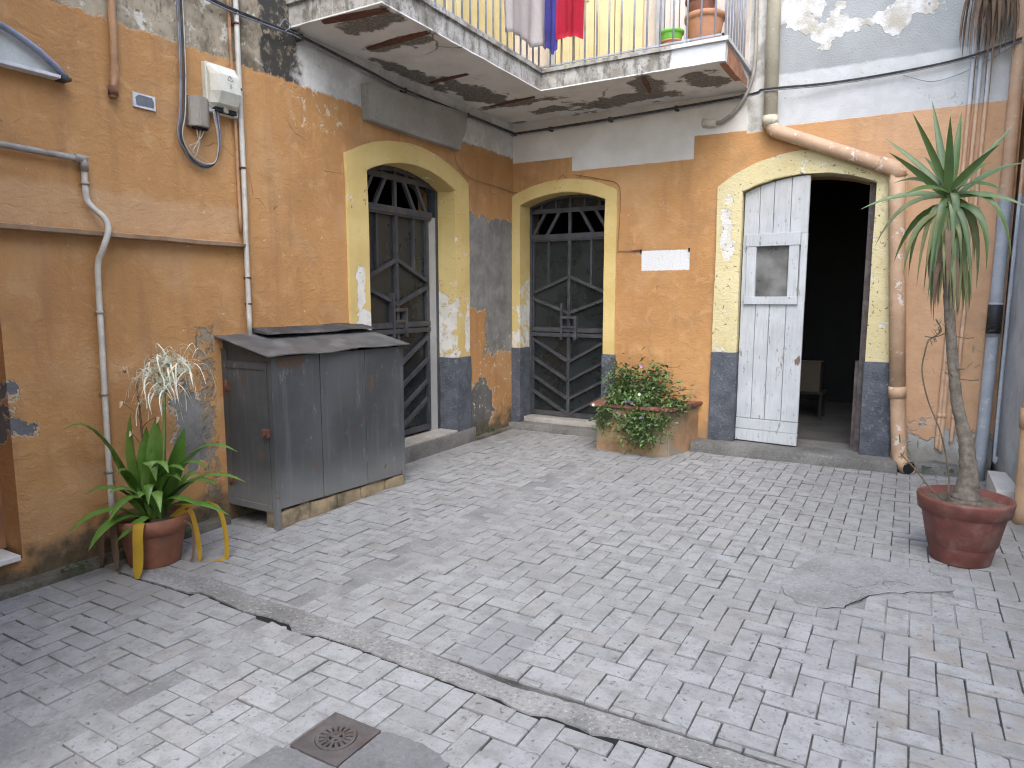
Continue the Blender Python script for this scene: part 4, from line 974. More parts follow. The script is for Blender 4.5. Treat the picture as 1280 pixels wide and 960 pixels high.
# right-hand house corner, splayed a little; then unseen walls added for shade
rw = thing('neighbour_house', (4.9, -.8, 0), 'pale blue plastered house corner beside the tall yucca', 'house')
bm = NB(); P = [(4.72, .45), (4.865, -1.75), (8.2, -1.75), (8.2, .45)]
a = [bm.verts.new((*p, -.1)) for p in P]; b = [bm.verts.new((*p, TOP)) for p in P]; bm.faces.new(a); bm.faces.new(b)
for k in range(4): bm.faces.new((a[k], b[k], b[(k+1) % 4], a[(k+1) % 4]))
obj('wall', bm, M['right'], rw)
# unseen wall beside the viewer, added to shade the court, which opens behind
bm = NB(); box(bm, 6.9, 8.2, -11.4, -1.76, -.1, TOP); obj('shade_side_wall', bm, M['right'], rw)
bm = NB(); box(bm, .001, 1.9, -9.0, -6.75, -.1, TOP); obj('shade_block', bm, M['left'], bl)  # unseen block, added to keep light off the near left wall

# ------------------------------------------------------------------ balcony
SZ0, SZ1 = 3.485, 3.672; BX, BY = .87, -.98; BXE = 2.585; BYE = -3.26
bal = thing('balcony', (.4, -.5, SZ0), 'crumbling L-shaped concrete balcony with rusted beams and railing', 'balcony')
bm = NB()
P = [(-.02, .02), (-.02, BYE), (BX, BYE), (BX, BY), (BXE, BY), (BXE, .02)]
def dens(P, st=.09):
    o = []
    for p, q in zip(P, P[1:] + P[:1]):
        n = max(1, int(math.hypot(q[0]-p[0], q[1]-p[1])/st))
        o += [(p[0]+(q[0]-p[0])*k/n, p[1]+(q[1]-p[1])*k/n) for k in range(n)]
    return o
PD = dens(P); rows = []
for zz, amp in ((SZ0, .006), (SZ0+.05, .005), (SZ0+.12, .005), (SZ1-.03, .004)):
    rows.append([bm.verts.new((x + mnoise.noise((x*6, y*6, zz*9))*amp, y + mnoise.noise((x*6+9, y*6, zz*9))*amp, zz + (mnoise.noise((x*8, y*8, 3))*.006 if zz == SZ0 else 0))) for x, y in PD])
for a, b in zip(rows, rows[1:]):
    for k in range(len(PD)): bm.faces.new((a[k], a[(k+1) % len(PD)], b[(k+1) % len(PD)], b[k]))
bm.faces.new(rows[0]); bm.faces.new(rows[-1])
slab = obj('slab', bm, M['slab'], bal)
bm = NB(); o_ = .022
P2 = [(-.01, .01), (-.01, BYE-o_), (BX+o_, BYE-o_), (BX+o_, BY-o_), (BXE+o_, BY-o_), (BXE+o_, .01)]
PD = dens(P2); lo = [bm.verts.new((x, y, SZ1-.032 + mnoise.noise((x*9, y*9, 0))*.004)) for x, y in PD]; hi = [bm.verts.new((x + mnoise.noise((x*9, y*9, 5))*.003, y, SZ1)) for x, y in PD]
for k in range(len(PD)): bm.faces.new((lo[k], lo[(k+1) % len(PD)], hi[(k+1) % len(PD)], hi[k]))
bm.faces.new(lo); bm.faces.new(hi); obj('slab_lip', bm, M['slab'], bal)
def beam(x0, y0, x1, y1, w=.075):
    v = Vector((x1-x0, y1-y0)); n = Vector((-v.y, v.x)).normalized()*w/2; b2 = NB(); N_ = 7; prev = None
    for k in range(N_+1):
        t = k/N_; cx, cy = x0+(x1-x0)*t, y0+(y1-y0)*t; ww = (.35 + .65*math.sin(math.pi*(t*.9+.05)))*(1+.25*mnoise.noise((cx*11, cy*11, 2)))
        row = [b2.verts.new(p) for p in ((cx-n.x*ww, cy-n.y*ww, SZ0+.004), (cx-n.x*.8*ww, cy-n.y*.8*ww, SZ0-.012), (cx+n.x*.5*ww, cy+n.y*.5*ww, SZ0-.014), (cx+n.x*ww, cy+n.y*ww, SZ0+.004))]
        if prev:
            for q in range(3): b2.faces.new((prev[q], prev[q+1], row[q+1], row[q]))
        prev = row
    obj('exposed_beam', b2, M['rust'], bal)
beam(.30, -3.22, .84, -3.16, .11); beam(.22, -2.66, .84, -2.70, .10); beam(.12, -1.72, .56, -1.76, .06); beam(.18, -.78, .74, -.86, .05); beam(1.86, -.93, 1.76, -.45, .06)
bm = NB(); prism(bm, [(-.92, SZ0-.012), (-.60, SZ0-.012), (-.12, SZ0+.012), (-.12, SZ0+.07), (-.45, SZ0+.13), (-.90, SZ0+.145)], lambda s, d, z: (BXE+.004+d, s, z), -.06, .0); obj('broken_edge_brick', bm, M['hollowbrick'], bal)
# railing
bp = None
def baluster(x, y):
    global bp
    if bp is None:
        b2 = NB(); tube(b2, [(0, 0, 0), (0, 0, .98)], .0085, 6); bmesh.ops.recalc_face_normals(b2, faces=b2.faces); bp = bpy.data.meshes.new('baluster'); b2.to_mesh(bp); b2.free(); bp.materials.append(M['rail'])
    o = bpy.data.objects.new('baluster', bp); o.location = (x, y, SZ1-.01); link(o, bal)
yy = -3.2
while yy < -.95: baluster(BX-.035, yy); yy += .118
xx = .95
while xx < 2.53: baluster(xx, BY+.035); xx += .118
yy = -.86
while yy < -.04: baluster(BXE-.035, yy); yy += .105
for nm, pts in (('handrail', [(BX-.035, -3.26, 4.655), (BX-.035, BY+.035, 4.655), (BXE-.035, BY+.035, 4.655), (BXE-.035, -.0, 4.655)]),):
    for p, q in zip(pts, pts[1:]):
        bm = NB(); x0, x1 = sorted((p[0], q[0])); y0, y1 = sorted((p[1], q[1])); box(bm, x0-.02, x1+.02, y0-.02, y1+.02, 4.645, 4.665, .003); obj(nm, bm, M['rail'], bal)
for p, q in (((BX-.035, -3.26), (BX-.035, BY+.035)), ((BX-.035, BY+.035), (BXE-.035, BY+.035)), ((BXE-.035, BY+.035), (BXE-.035, 0))):
    bm = NB(); x0, x1 = sorted((p[0], q[0])); y0, y1 = sorted((p[1], q[1])); box(bm, x0-.007, x1+.007, y0-.007, y1+.007, 3.70, 3.715); obj('bottom_rail', bm, M['rail'], bal)
# french shutters on the balcony
def shutters(par, mp, s0, s1, mat):
    n = 4; w = (s1-s0)/n
    for k in range(n):
        b2 = NB(); prism(b2, [(s0+k*w+.006, 3.69), (s0+(k+1)*w-.006, 3.69), (s0+(k+1)*w-.006, 5.9), (s0+k*w+.006, 5.9)], mp, .0, .035); d_ = obj('shutter', b2, mat, par)
        for (z0, z1) in ((3.78, 4.5), (4.6, 5.3), (5.4, 5.82)):
            b2 = NB(); prism(b2, [(s0+k*w+.06, z0), (s0+(k+1)*w-.06, z0), (s0+(k+1)*w-.06, z1), (s0+k*w+.06, z1)], mp, .034, .048); bmesh.ops.bevel(b2, geom=list(b2.edges), offset=.008, segments=1, affect='EDGES'); obj('shutter_panel', b2, mat, d_)
    for s in (s0-.08, s1):
        b2 = NB(); prism(b2, [(s, 3.68), (s+.08, 3.68), (s+.08, 6.0), (s, 6.0)], mp, .0, .05); obj('shutter_frame', b2, M['greypanel'] if s == s0-.08 else mat, par)
shutters(bl, ML, -2.15, -1.15, M['shutter_yellow']); shutters(bb, MBk, .55, 1.45, M['shutter_yellow']); shutters(bb, MBk, 1.75, 2.35, M['shutter_cream'])

# ------------------------------------------------------------------ washing and pots on the balcony
def cloth(name, label, mat, base, s_ax, width, ztop, zbot, nx=34, nz=18, amp=.024, seed=0, flare=0.0):
    """a hanging cloth, pinned at the rail; s_ax unit vector along its top edge"""
    b2 = NB(); rg = random.Random(seed); ph = [rg.uniform(0, 6) for _ in range(4)]; sv = Vector(s_ax); nv = Vector((sv.y, -sv.x, 0)); G = []
    for j in range(nz+1):
        t = j/nz; row = []
        for i in range(nx+1):
            u = i/nx; zb = zbot(u); z = ztop + (zb-ztop)*t
            off = amp*(.35+.65*t)*(math.sin(u*9+ph[0]) + .6*math.sin(u*17+ph[1]+t*1.5) + .4*math.sin(u*29+ph[2])) + .018
            p = Vector(base) + sv*(width*(u-.5)*(1-.06*t+flare*t)) + nv*off; row.append(b2.verts.new((p.x, p.y, z)))
        G.append(row)
    for j in range(nz):
        for i in range(nx): f = b2.faces.new((G[j][i], G[j][i+1], G[j+1][i+1], G[j+1][i])); f.smooth = True
    bmesh.ops.solidify(b2, geom=b2.faces[:], thickness=.004)
    c_ = obj(name, b2, mat); tag(c_, label, 'laundry', 'washing hung on the balcony railing'); return c_
cl = cloth('hanging_sheet', 'off-white cotton sheet hung over the balcony railing', M['cloth_white'], (BX+.035, -1.36, 0), (0, 1, 0), .84, 4.66, lambda u: 3.755 + .045*abs(math.sin(u*5)) + .05*u, seed=1)
cl = cloth('hanging_cloth', 'narrow peach cloth hung beside the white sheet', M['cloth_peach'], (BX+.04, -.925, 0), (0, 1, 0), .10, 4.66, lambda u: 3.87, 8, 12, .012, 5)
cl = cloth('hanging_shirt', 'violet-blue garment hung at the balcony corner', M['cloth_blue'], (1.0, BY-.03, 0), (1, 0, 0), .17, 4.66, lambda u: 3.80 + (.02 if u < .4 else .0) + .03*math.sin(u*7), 14, 14, .020, 3, -.25)
cl = cloth('hanging_towel', 'crimson towel hung from the balcony railing', M['cloth_red'], (1.185, BY-.012, 0), (1, 0, 0), .27, 4.66, lambda u: 3.885 + .03*math.sin(u*3.4+.3), 20, 14, .018, 4)
def pot(par, c, r0, r1, h, mat, rim=.03, seg=28):
    b2 = NB(); lathe(b2, [(0, 0), (r0*.96, 0), (r0, .006), (r1*.94, h-rim-.004), (r1*.94, h-rim), (r1+.006, h-rim+.004), (r1+.008, h-.006), (r1, h), (r1-.012, h), (r1-.016, h-.05), (0, h-.055)], c, seg); return obj('pot', b2, mat, par)
zt = SZ1 + .001
t = thing('flower_pot', (2.035, -.70, zt), 'small terracotta pot on the balcony with a lime-green pot inside', 'flower pot'); pot(t, (2.035, -.70, zt), .075, .098, .135, M['terra_light'], .02)
t = thing('flower_pot', (2.035, -.70, zt+.1), 'lime-green plastic pot set in a terracotta pot on the balcony', 'flower pot'); pot(t, (2.035, -.70, zt+.085), .078, .105, .135, M['greenplastic'], .03)
t = thing('flower_pot', (2.31, -.62, zt), 'large terracotta pot at the end of the balcony', 'flower pot'); pot(t, (2.31, -.62, zt), .115, .17, .33, M['terra_light'], .05)
t = thing('flower_pot', (2.27, -.62, zt+.3), 'terracotta pot stacked on the large pot at the balcony end', 'flower pot'); pot(t, (2.27, -.62, zt+.278), .10, .13, .2, M['terra'], .04)
for yy, xx in ((-1.50, .55), (-1.22, .55)):
    t = thing('flower_pot', (xx, yy, zt), 'small terracotta pot on the balcony behind the white sheet', 'flower pot', 'pots behind the hanging sheet'); pot(t, (xx, yy, zt), .075, .10, .16, M['terra_light'], .03)

# ------------------------------------------------------------------ pipes
def pipe(name, label, pts, r, mat, cat='pipe', n=6, seg=12, joints=(), jr=1.18, clips=(), group=None, straight=False, jmat=None):
    t = thing(name, pts[-1], label, cat, group)
    b2 = NB(); P = pts if straight else curve(pts, n); tube(b2, P, r, seg); obj('tube', b2, mat, t)
    for (p, q) in joints:
        b2 = NB(); tube(b2, [p, q], r*jr, seg); obj('collar', b2, jmat or mat, t)
    for (p, ax) in clips:
        b2 = NB(); a = Vector(p); e = Vector(ax)*.006; tube(b2, [a-e, a+e], r*1.16, seg); obj('clip', b2, M['rust'], t)
    return t
# rain pipe: cream above, then ochre, swan-neck over the plank door
t = thing('rain_downpipe', (4.05, -.1, 0), 'thick downpipe running slanted over the plank door then down to the paving', 'downpipe')
bm = NB(); tube(bm, [(2.76, -.075, TOP-.1), (2.80, -.075, 3.17)], .062, 16); obj('upper_pipe', bm, M['downpipe'], t)
bm = NB(); tube(bm, [(2.799, -.075, 3.21), (2.80, -.075, 3.13)], .072, 16); obj('collar', bm, M['downpipe'], t)
bm = NB(); tube(bm, curve([(2.80, -.075, 3.16), (2.84, -.08, 3.085), (2.95, -.085, 3.03), (3.40, -.09, 2.835), (3.76, -.095, 2.68)], 7), .060, 16); obj('slanted_pipe', bm, M['downpipe'], t)
bm = NB(); tube(bm, [(3.72, -.095, 2.697), (3.86, -.095, 2.635), (3.885, -.095, 2.56)], [.068, .070, .066], 16); obj('elbow', bm, M['downpipe'], t)
bm = NB(); tube(bm, [(3.87, -.095, 2.64), (3.883, -.095, 2.30), (3.935, -.095, 1.50), (3.985, -.095, .72)], .064, 16); obj('down_pipe', bm, M['downpipe'], t)
bm = NB(); tube(bm, [(3.981, -.095, .76), (3.987, -.095, .66)], .072, 16); obj('collar', bm, M['downpipe'], t)
bm = NB(); rings = tube(bm, curve([(3.985, -.095, .70), (4.03, -.095, .20), (4.045, -.11, .105), (4.09, -.16, .062), (4.12, -.20, .058)], 6), .062, 16, cap=False); obj('outlet_bend', bm, M['downpipe'], t)
bm = NB(); tube(bm, [(4.10, -.174, .061), (4.117, -.197, .059)], .053, 16); obj('outlet_dark', bm, M['black'], t)
bm = NB(); tube(bm, [(3.055, -.083, 3.045), (3.045, -.083, 2.92)], .006, 6); obj('wire_tie', bm, M['rust'], t)
# three slim conduits climbing the wall behind the yucca
for k, (xt, xb, zb) in enumerate(((4.352, 4.315, .30), (4.404, 4.345, .28), (4.464, 4.42, .36))):
    pipe('wall_conduit', ('slim ochre conduit behind the yucca, nearest the rain downpipe', 'middle one of three slim ochre conduits behind the yucca', 'slim ochre conduit behind the yucca, nearest the blue corner pipe')[k], [(xt+.02, -.03, TOP-.2), (xt, -.03, 3.13), (xb+.012, -.03, 1.2), (xb, -.028, zb), (xb-.002, -.0, zb-.03)], .0165, M['thinpipe'], 'conduit', 6, 10, joints=(((xb+.003, -.03, .50), (xb+.004, -.03, .54)),), group='slim conduits behind the yucca')
pipe('drain_pipe', 'blue painted drain pipe with a black band in the wall corner', [(4.655, -.08, TOP-.2), (4.652, -.08, 2.4), (4.645, -.08, 1.2), (4.63, -.085, -.01)], .047, M['cornerpipe'], 'drain pipe', 6, 14, joints=(((4.648, -.08, 1.50), (4.646, -.08, 1.22)),), jr=1.13)
pipe('wall_conduit', 'thin pale-blue conduit on the blue house corner', [(4.725, -.30, 2.6), (4.715, -.28, 1.4), (4.712, -.27, .28), (4.73, -.27, .25)], .014, M['bluepipe2'], 'conduit', 5, 8)
pipe('drain_pipe', 'ochre soil pipe in front of the blue house corner', [(4.775, -1.30, TOP-.2), (4.78, -1.30, 2.5), (4.795, -1.30, .70), (4.80, -1.30, -.01)], .058, M['rightpipe'], 'drain pipe', 6, 14, joints=(((4.795, -1.30, .80), (4.796, -1.30, .66)), ((4.78, -1.30, 2.52), (4.78, -1.30, 2.49))), jr=1.15)
b2 = NB(); box(b2, 4.66, 4.80, -1.06, -.42, -.01, .16, .006)
t_ = obj('marble_block', b2, M['marble']); tag(t_, 'white marble block at the foot of the blue house corner', 'block')
# left wall pipes
pipe('pipe_stub', 'rusty-tipped ochre pipe stub ending on the left wall', [(.03, -4.58, TOP-.5), (.03, -4.59, 3.2), (.03, -4.615, 2.72), (.028, -4.617, 2.68)], .022, M['orangepipe'], 'pipe', 5, 10, joints=(((.03, -4.614, 2.735), (.03, -4.616, 2.685)),), jr=1.2, jmat=M['rust'])
t = pipe('water_pipe', 'galvanised pipe elbowing down into a crooked white conduit', [(.035, -6.6, 2.325), (.035, -5.2, 2.307), (.035, -4.83, 2.30), (.035, -4.813, 2.285)], .017, M['greypipe'], 'pipe', 6, 10, joints=(((.035, -4.86, 2.301), (.035, -4.80, 2.30)), ((.035, -4.813, 2.315), (.035, -4.813, 2.235))), jr=1.35, straight=True)
bm = NB(); tube(bm, curve([(.035, -4.813, 2.27), (.035, -4.814, 2.13), (.04, -4.80, 2.06), (.085, -4.748, 1.985), (.10, -4.742, 1.915), (.085, -4.772, 1.81), (.04, -4.782, 1.70), (.035, -4.788, 1.28), (.035, -4.797, .8), (.04, -4.806, .22)], 8), .0165, 10); obj('white_conduit', bm, M['whiteconduit'], t)
for zz, yy in ((2.17, -4.813), (1.46, -4.785), (.99, -4.793), (.53, -4.80)):
    bm = NB(); tube(bm, [(.035, yy, zz-.008), (.035, yy, zz+.008)], .021, 10); box(bm, -.005, .03, yy-.012, yy+.012, zz-.008, zz+.008); obj('clip', bm, M['greypipe'], t)
t = pipe('cable_conduit', 'straight off-white conduit beside the meter box', [(.035, -3.745, TOP-.5), (.035, -3.75, 2.6), (.035, -3.757, 1.9), (.035, -3.762, 1.25)], .0175, M['whiteconduit'], 'conduit', 5, 10)
for zz in (3.35, 2.93, 2.42, 1.68, 1.50):
    bm = NB(); tube(bm, [(.035, -3.755, zz-.006), (.035, -3.755, zz+.006)], .0215, 10); box(bm, -.005, .03, -3.766, -3.744, zz-.006, zz+.006); obj('clip', bm, M['rust'], t)
bm = NB(); tube(bm, curve([(.02, -3.80, TOP-.5), (.02, -3.795, 3.3), (.02, -3.785, 2.6), (.02, -3.785, 1.98)], 5), .011, 8); obj('thin_conduit', bm, M['orangepipe'], t)

# ------------------------------------------------------------------ wall boxes, cables
t = thing('meter_box', (.02, -3.9, 2.75), 'large yellowed plastic meter box high on the left wall', 'meter box')
bm = NB()
prof = [(3.035, .03), (3.03, .075), (2.965, .125), (2.86, .135), (2.79, .10), (2.765, .06), (2.755, .03)]
L0, L1 = -4.005, -3.785; ch_ = .035
def prow(s, k): return [bm.verts.new((d*k, s, z)) for z, d in prof]
r_ = [prow(L0, .55), prow(L0+ch_, 1), prow(L1-ch_, 1), prow(L1, .55)]
for a, b in zip(r_, r_[1:]):
    for k in range(len(prof)-1): bm.faces.new((a[k], a[k+1], b[k+1], b[k]))
bm.faces.new(r_[0]); bm.faces.new(r_[-1]); obj('cover', bm, M['beigeplastic'], t)
bm = NB(); box(bm, -.002, .042, L0-.008, L1+.008, 2.735, 3.045, .008); obj('back_tray', bm, M['beigeplastic'], t)
bm = NB(); box(bm, .04, .075, L0+.03, L1-.03, 2.742, 2.768); obj('cable_port', bm, M['black'], t)
bm = NB(); box(bm, .06, .085, -3.92, -3.885, 2.74, 2.775, .004); obj('latch', bm, M['taupeplastic'], t)
bm = NB(); yc = -3.895; xf = .1335                 # printed mark: triangle over faint lines
def flat(P): bm.faces.new([bm.verts.new((xf + .1*(2.90-z)*0 + .0035, y, z)) for y, z in P])
for p, q in (((-.022, 2.935), (0, 2.968)), ((0, 2.968), (.022, 2.935)), ((.022, 2.935), (-.022, 2.935)), ((0, 2.945), (0, 2.958)), ((-.008, 2.91), (.008, 2.91)), ((-.01, 2.898), (.01, 2.898)), ((-.006, 2.886), (.006, 2.886))):
    v = Vector((q[0]-p[0], q[1]-p[1])); n = Vector((-v.y, v.x)).normalized()*.0016
    pts = [(yc+p[0]+n.x, p[1]+n.y), (yc+q[0]+n.x, q[1]+n.y), (yc+q[0]-n.x, q[1]-n.y), (yc+p[0]-n.x, p[1]-n.y)]
    f_ = [bm.verts.new((.1255 + (2.965-z)*.095 + .0012 if z <= 2.965 else .1262, y, z)) for y, z in pts]; bm.faces.new(f_)
obj('printed_mark', bm, M['print'], t, recalc=False)
t = thing('junction_box', (.02, -4.08, 2.6), 'small taupe junction box below the meter box', 'junction box')
bm = NB(); prism(bm, [(0, 0), (.045, 0), (.085, .045), (.085, .1), (.045, .145), (0, .145)], lambda d, q, s: (d, -4.145 + s, 2.618 + q), .0, .185); bmesh.ops.bevel(bm, geom=list(bm.edges), offset=.005, segments=2, affect='EDGES'); obj('cover', bm, M['taupeplastic'], t)
bm = NB(); box(bm, .02, .06, -4.12, -4.03, 2.606, 2.62); obj('cable_port', bm, M['black'], t)
def cable(par, name, pts, r, mat, n=8, seg=6):
    b2 = NB(); tube(b2, curve(pts, n), r, seg); return obj(name, b2, mat, par)
t = thing('cable_loop', (.03, -4.17, 2.4), 'slack loop of grey cables hanging under the meter box', 'cable')
for k, (dy_, dd, mt) in enumerate(((0, .022, 'greycable'), (.012, .03, 'cable'), (-.012, .028, 'greycable'), (.018, .04, 'palecable'))):
    pts = [(dd, -4.155+dy_, TOP-.8), (dd, -4.163+dy_, 3.36), (dd+.01, -4.19+dy_, 2.75), (dd+.012, -4.222+dy_*.8, 2.56), (dd+.012, -4.19+dy_*.5, 2.455+k*.006), (dd+.01, -4.12, 2.39+k*.008), (dd+.01, -4.04, 2.373+k*.009), (dd+.012, -3.965-k*.004, 2.43), (.05, -3.935-k*.005, 2.56), (.055, -3.945-k*.01, 2.70), (.06, -3.955-k*.01, 2.75)]
    cable(t, 'cable', pts, (.0065, .0055, .006, .004)[k], M[mt])
for k in range(3):
    cable(t, 'cable', [(.04, -4.10+.03*k, 2.615), (.045, -4.095+.012*k, 2.56), (.04, -4.085 - .01*k, 2.52), (.035, -4.11-.02*k, 2.44+.02*k), (.03, -4.15+.07*k, 2.405)], .0035, M['palecable'])
t = thing('wall_plate', (.01, -4.42, 2.66), 'small grey enamel plate with white rim on the left wall', 'plate')
bm = NB(); prism(bm, [(-4.487, 2.66), (-4.485, 2.742), (-4.348, 2.742), (-4.35, 2.66)], ML, .0, .012); obj('rim', bm, M['platewhite'], t)
bm = NB(); prism(bm, [(-4.468, 2.672), (-4.474, 2.715), (-4.452, 2.733), (-4.372, 2.731), (-4.360, 2.71), (-4.362, 2.675)], ML, .011, .0145); obj('face', bm, M['plategrey'], t)
# arched canopy light over the recess (only its end shows)
t = thing('arched_canopy', (.1, -5.4, 2.7), 'cloudy arched canopy with blue-grey frame on the left wall', 'canopy')
ac = -5.36; AH = .476; AP = arc(ac, AH, 2.706, 2.905, 28)
bm = NB(); prism(bm, AP, ML, .01, .03); obj('sheet', bm, M['canopysheet'], t)
bm = NB(); tube(bm, [(.06, s, z) for s, z in AP], .018, 8); obj('front_arch', bm, M['canopyframe'], t)
bm = NB(); tube(bm, [(.02, s, z+.012) for s, z in AP], .016, 8); obj('rear_arch', bm, M['canopyframe'], t)
bm = NB(); box(bm, .0, .07, ac-AH, ac+AH-.03, 2.694, 2.712, .003); obj('bottom_rail', bm, M['platewhite'], t)
bm = NB(); box(bm, .0, .08, ac+AH-.03, ac+AH+.02, 2.690, 2.708, .004); obj('end_cap', bm, M['cable'], t)

# cable run across both walls
t = thing('overhead_cable', (0, 0, 3.37), 'dark cable run strung along both walls under the balcony', 'cable')
run = [(.05, -6.0, 3.62), (.05, -4.6, 3.50), (.045, -3.93, 3.425), (.05, -3.45, 3.425), (.05, -3.2, 3.43), (.05, -2.5, 3.385), (.05, -2.0, 3.355), (.05, -1.0, 3.362), (.05, -.10, 3.365), (.10, -.05, 3.365), (1.2, -.05, 3.385), (2.54, -.055, 3.425), (2.76, -.15, 3.43), (3.3, -.06, 3.43), (3.86, -.05, 3.445), (4.3, -.05, 3.485), (4.66, -.15, 3.54)]
for k, (dz, dd, r_) in enumerate(((0, 0, .0085), (.009, .006, .0065), (-.010, .003, .0055))):
    cable(t, 'cable', [(x + (dd if x < .08 else 0), y - (dd if x > .08 else 0), z + dz + mnoise.noise((i*1.7, k*3.1, 0))*.008) for i, (x, y, z) in enumerate(run)], r_, M['cable'] if k < 2 else M['greycable'], 7)
for (x, y, z) in ((.03, -3.2, 3.43), (.03, -2.0, 3.355), (.03, -1.0, 3.362), (.5, -.03, 3.37), (1.2, -.03, 3.385), (1.9, -.03, 3.405), (2.54, -.03, 3.425)):
    b2 = NB(); box(b2, x-.016 if x > .04 else -.01, x+.016 if x > .04 else .068, y-.012 if x < .04 else -.068, y+.012 if x < .04 else .01, z-.022, z+.022, .004); obj('cable_clip', b2, M['cable'], t)
cable(t, 'loose_wire', [(.05, -3.40, 3.44), (.07, -3.36, 3.50), (.06, -3.30, 3.47), (.06, -3.35, 3.42), (.05, -3.2, 3.43)], .004, M['greycable'])
cable(t, 'loose_wire', [(.05, -.10, 3.37), (.07, -.06, 3.345), (.10, -.05, 3.36), (.13, -.05, 3.35)], .005, M['cable'])
cable(t, 'loose_wire', [(3.86, -.04, 3.42), (4.1, -.03, 3.34), (4.4, -.03, 3.42), (4.66, -.14, 3.53)], .003, M['greycable'])
t = thing('outdoor_lamp_socket', (2.24, -.04, 3.2), 'paint-splashed round junction fitting under the balcony end with its hose', 'fitting')
bm = NB(); tube(bm, [(2.17, -.055, 3.235), (2.30, -.055, 3.215)], [.038, .034], 12); box(bm, 2.20, 2.28, -.04, .0, 3.19, 3.26); obj('housing', bm, M['beigeplastic'], t)
bm = NB(); tube(bm, [(2.165, -.055, 3.236), (2.172, -.055, 3.235)], .02, 10); obj('hole', bm, M['black'], t)
cable(t, 'hose', [(2.29, -.055, 3.217), (2.36, -.06, 3.225), (2.47, -.065, 3.30), (2.57, -.07, 3.43), (2.628, -.07, 3.60), (2.64, -.06, 3.85), (2.63, -.05, 4.3), (2.62, -.05, 5.6)], .017, simple('dusty_grey_hose', (0.30, 0.265, 0.225), .7, .2, 8, .2, (0.17, 0.15, 0.13), .5), 8, 8)
# hairline bell wire round the right doorway and the little coil by the paint tag
t = thing('bell_wire', (1.45, -.01, 2.1), 'thin wire from the second doorway to the white paint patch', 'wire')
cable(t, 'wire', [(.80, -.028, 2.86), (1.1, -.012, 2.79), (1.285, -.012, 2.72), (1.315, -.012, 2.5), (1.30, -.012, 2.06), (1.33, -.012, 2.03), (1.45, -.012, 2.028), (1.55, -.012, 2.04)], .0032, M['twig'], 6, 5)
b2 = NB()
tube(b2, [(1.44 + .0007*k, -.016 + .006*math.sin(k*.9), 2.03 + .006*math.cos(k*.9)) for k in range(150)], .0022, 4); obj('coil', b2, M['copinged'], t)
for x in (1.553, 2.062):
    b2 = NB(); box(b2, x-.008, x+.008, -.012, .0, 2.0, 2.04); obj('bracket', b2, M['black'], t)
t = thing('bell_wire', (.02, -.5, 2.8), 'thin wire sagging from the render panel to the wall corner', 'wire')
cable(t, 'wire', [(.03, -1.20, 3.0), (.025, -1.16, 2.88), (.02, -.95, 2.78), (.02, -.5, 2.755), (.02, -.05, 2.74), (.06, -.02, 2.73)], .006, M['orangepipe'], 6, 5)

# ------------------------------------------------------------------ grey metal cabinet on a block plinth
cb = thing('utility_cabinet', (.24, -3.3, 0), 'grey sheet-metal cabinet with sloping roof on rough stone blocks', 'cabinet')
CX, CY0, CY1 = .478, -3.972, -2.635
ztf = lambda y: 1.165 - .012*(y-CY0)/(CY1-CY0)
zpl = lambda y: .140 - .045*(y-CY0)/(CY1-CY0)
seams = [CY0, -3.545, -3.085, CY1]
for k, (a, b) in enumerate(zip(seams, seams[1:])):
    b2 = NB(); d = (.0, .003, .001)[k]
    prism(b2, [(a+.004, zpl(a)), (b-.004, zpl(b)), (b-.004, ztf(b)-.005), (a+.004, ztf(a)-.005)], ML, CX-.02, CX+d); bmesh.ops.bevel(b2, geom=list(b2.edges), offset=.0025, segments=1, affect='EDGES'); obj('front_sheet', b2, M['cabinet'], cb)
b2 = NB(); box(b2, CX-.035, CX+.006, CY0-.004, CY0+.03, .0, ztf(CY0)-.004, .003); obj('corner_post', b2, M['cabinet'], cb)
b2 = NB(); box(b2, CX-.035, CX+.005, CY1-.025, CY1+.002, .06, ztf(CY1)-.004, .003); obj('corner_post', b2, M['cabinet'], cb)
b2 = NB(); prism(b2, [(.004, .13), (CX-.036, .105), (CX-.036, 1.145), (.004, 1.27)], lambda s, d, z: (s, d, z), CY0+.01, CY0+.03); obj('side_sheet', b2, M['cabinet'], cb)
b2 = NB(); prism(b2, [(.0, .13), (CX-.03, .105), (CX-.03, 1.145), (.0, 1.27)], lambda s, d, z: (s, d, z), CY1-.022, CY1-.002); obj('side_sheet', b2, M['cabinet'], cb)
b2 = NB(); prism(b2, [(.05, .17), (CX-.042, .145), (CX-.042, 1.075), (.05, 1.09)], lambda s, d, z: (s, d, z), CY0-.004, CY0+.012); bmesh.ops.bevel(b2, geom=list(b2.edges), offset=.003, segments=1, affect='EDGES'); dd_ = obj('side_door', b2, M['cabinet'], cb)
for q in ((.004, .052, .13, 1.2), (CX-.075, CX-.04, .14, 1.10)):
    b2 = NB(); box(b2, q[0], q[1], CY0-.009, CY0+.008, q[2], q[3], .002); obj('door_stile', b2, M['cabinet'], dd_)
for z0, z1 in ((1.075, 1.12), (.12, .165)):
    b2 = NB(); box(b2, .004, CX-.036, CY0-.0105, CY0+.008, z0, z1, .002); obj('door_rail', b2, M['cabinet'], dd_)
b2 = NB(); box(b2, CX-.085, CX-.02, CY0-.028, CY0-.006, .63, .685, .005); tube(b2, [(CX-.05, CY0-.03, .655), (CX-.05, CY0-.045, .655)], .012, 8); obj('latch', b2, M['rust'], dd_)
for zz in (.30, .95):
    b2 = NB(); tube(b2, [(.045, CY0-.014, zz-.04), (.045, CY0-.014, zz+.04)], .008, 8); box(b2, .02, .09, CY0-.013, CY0-.008, zz-.032, zz+.032); obj('hinge', b2, M['rust'], dd_)
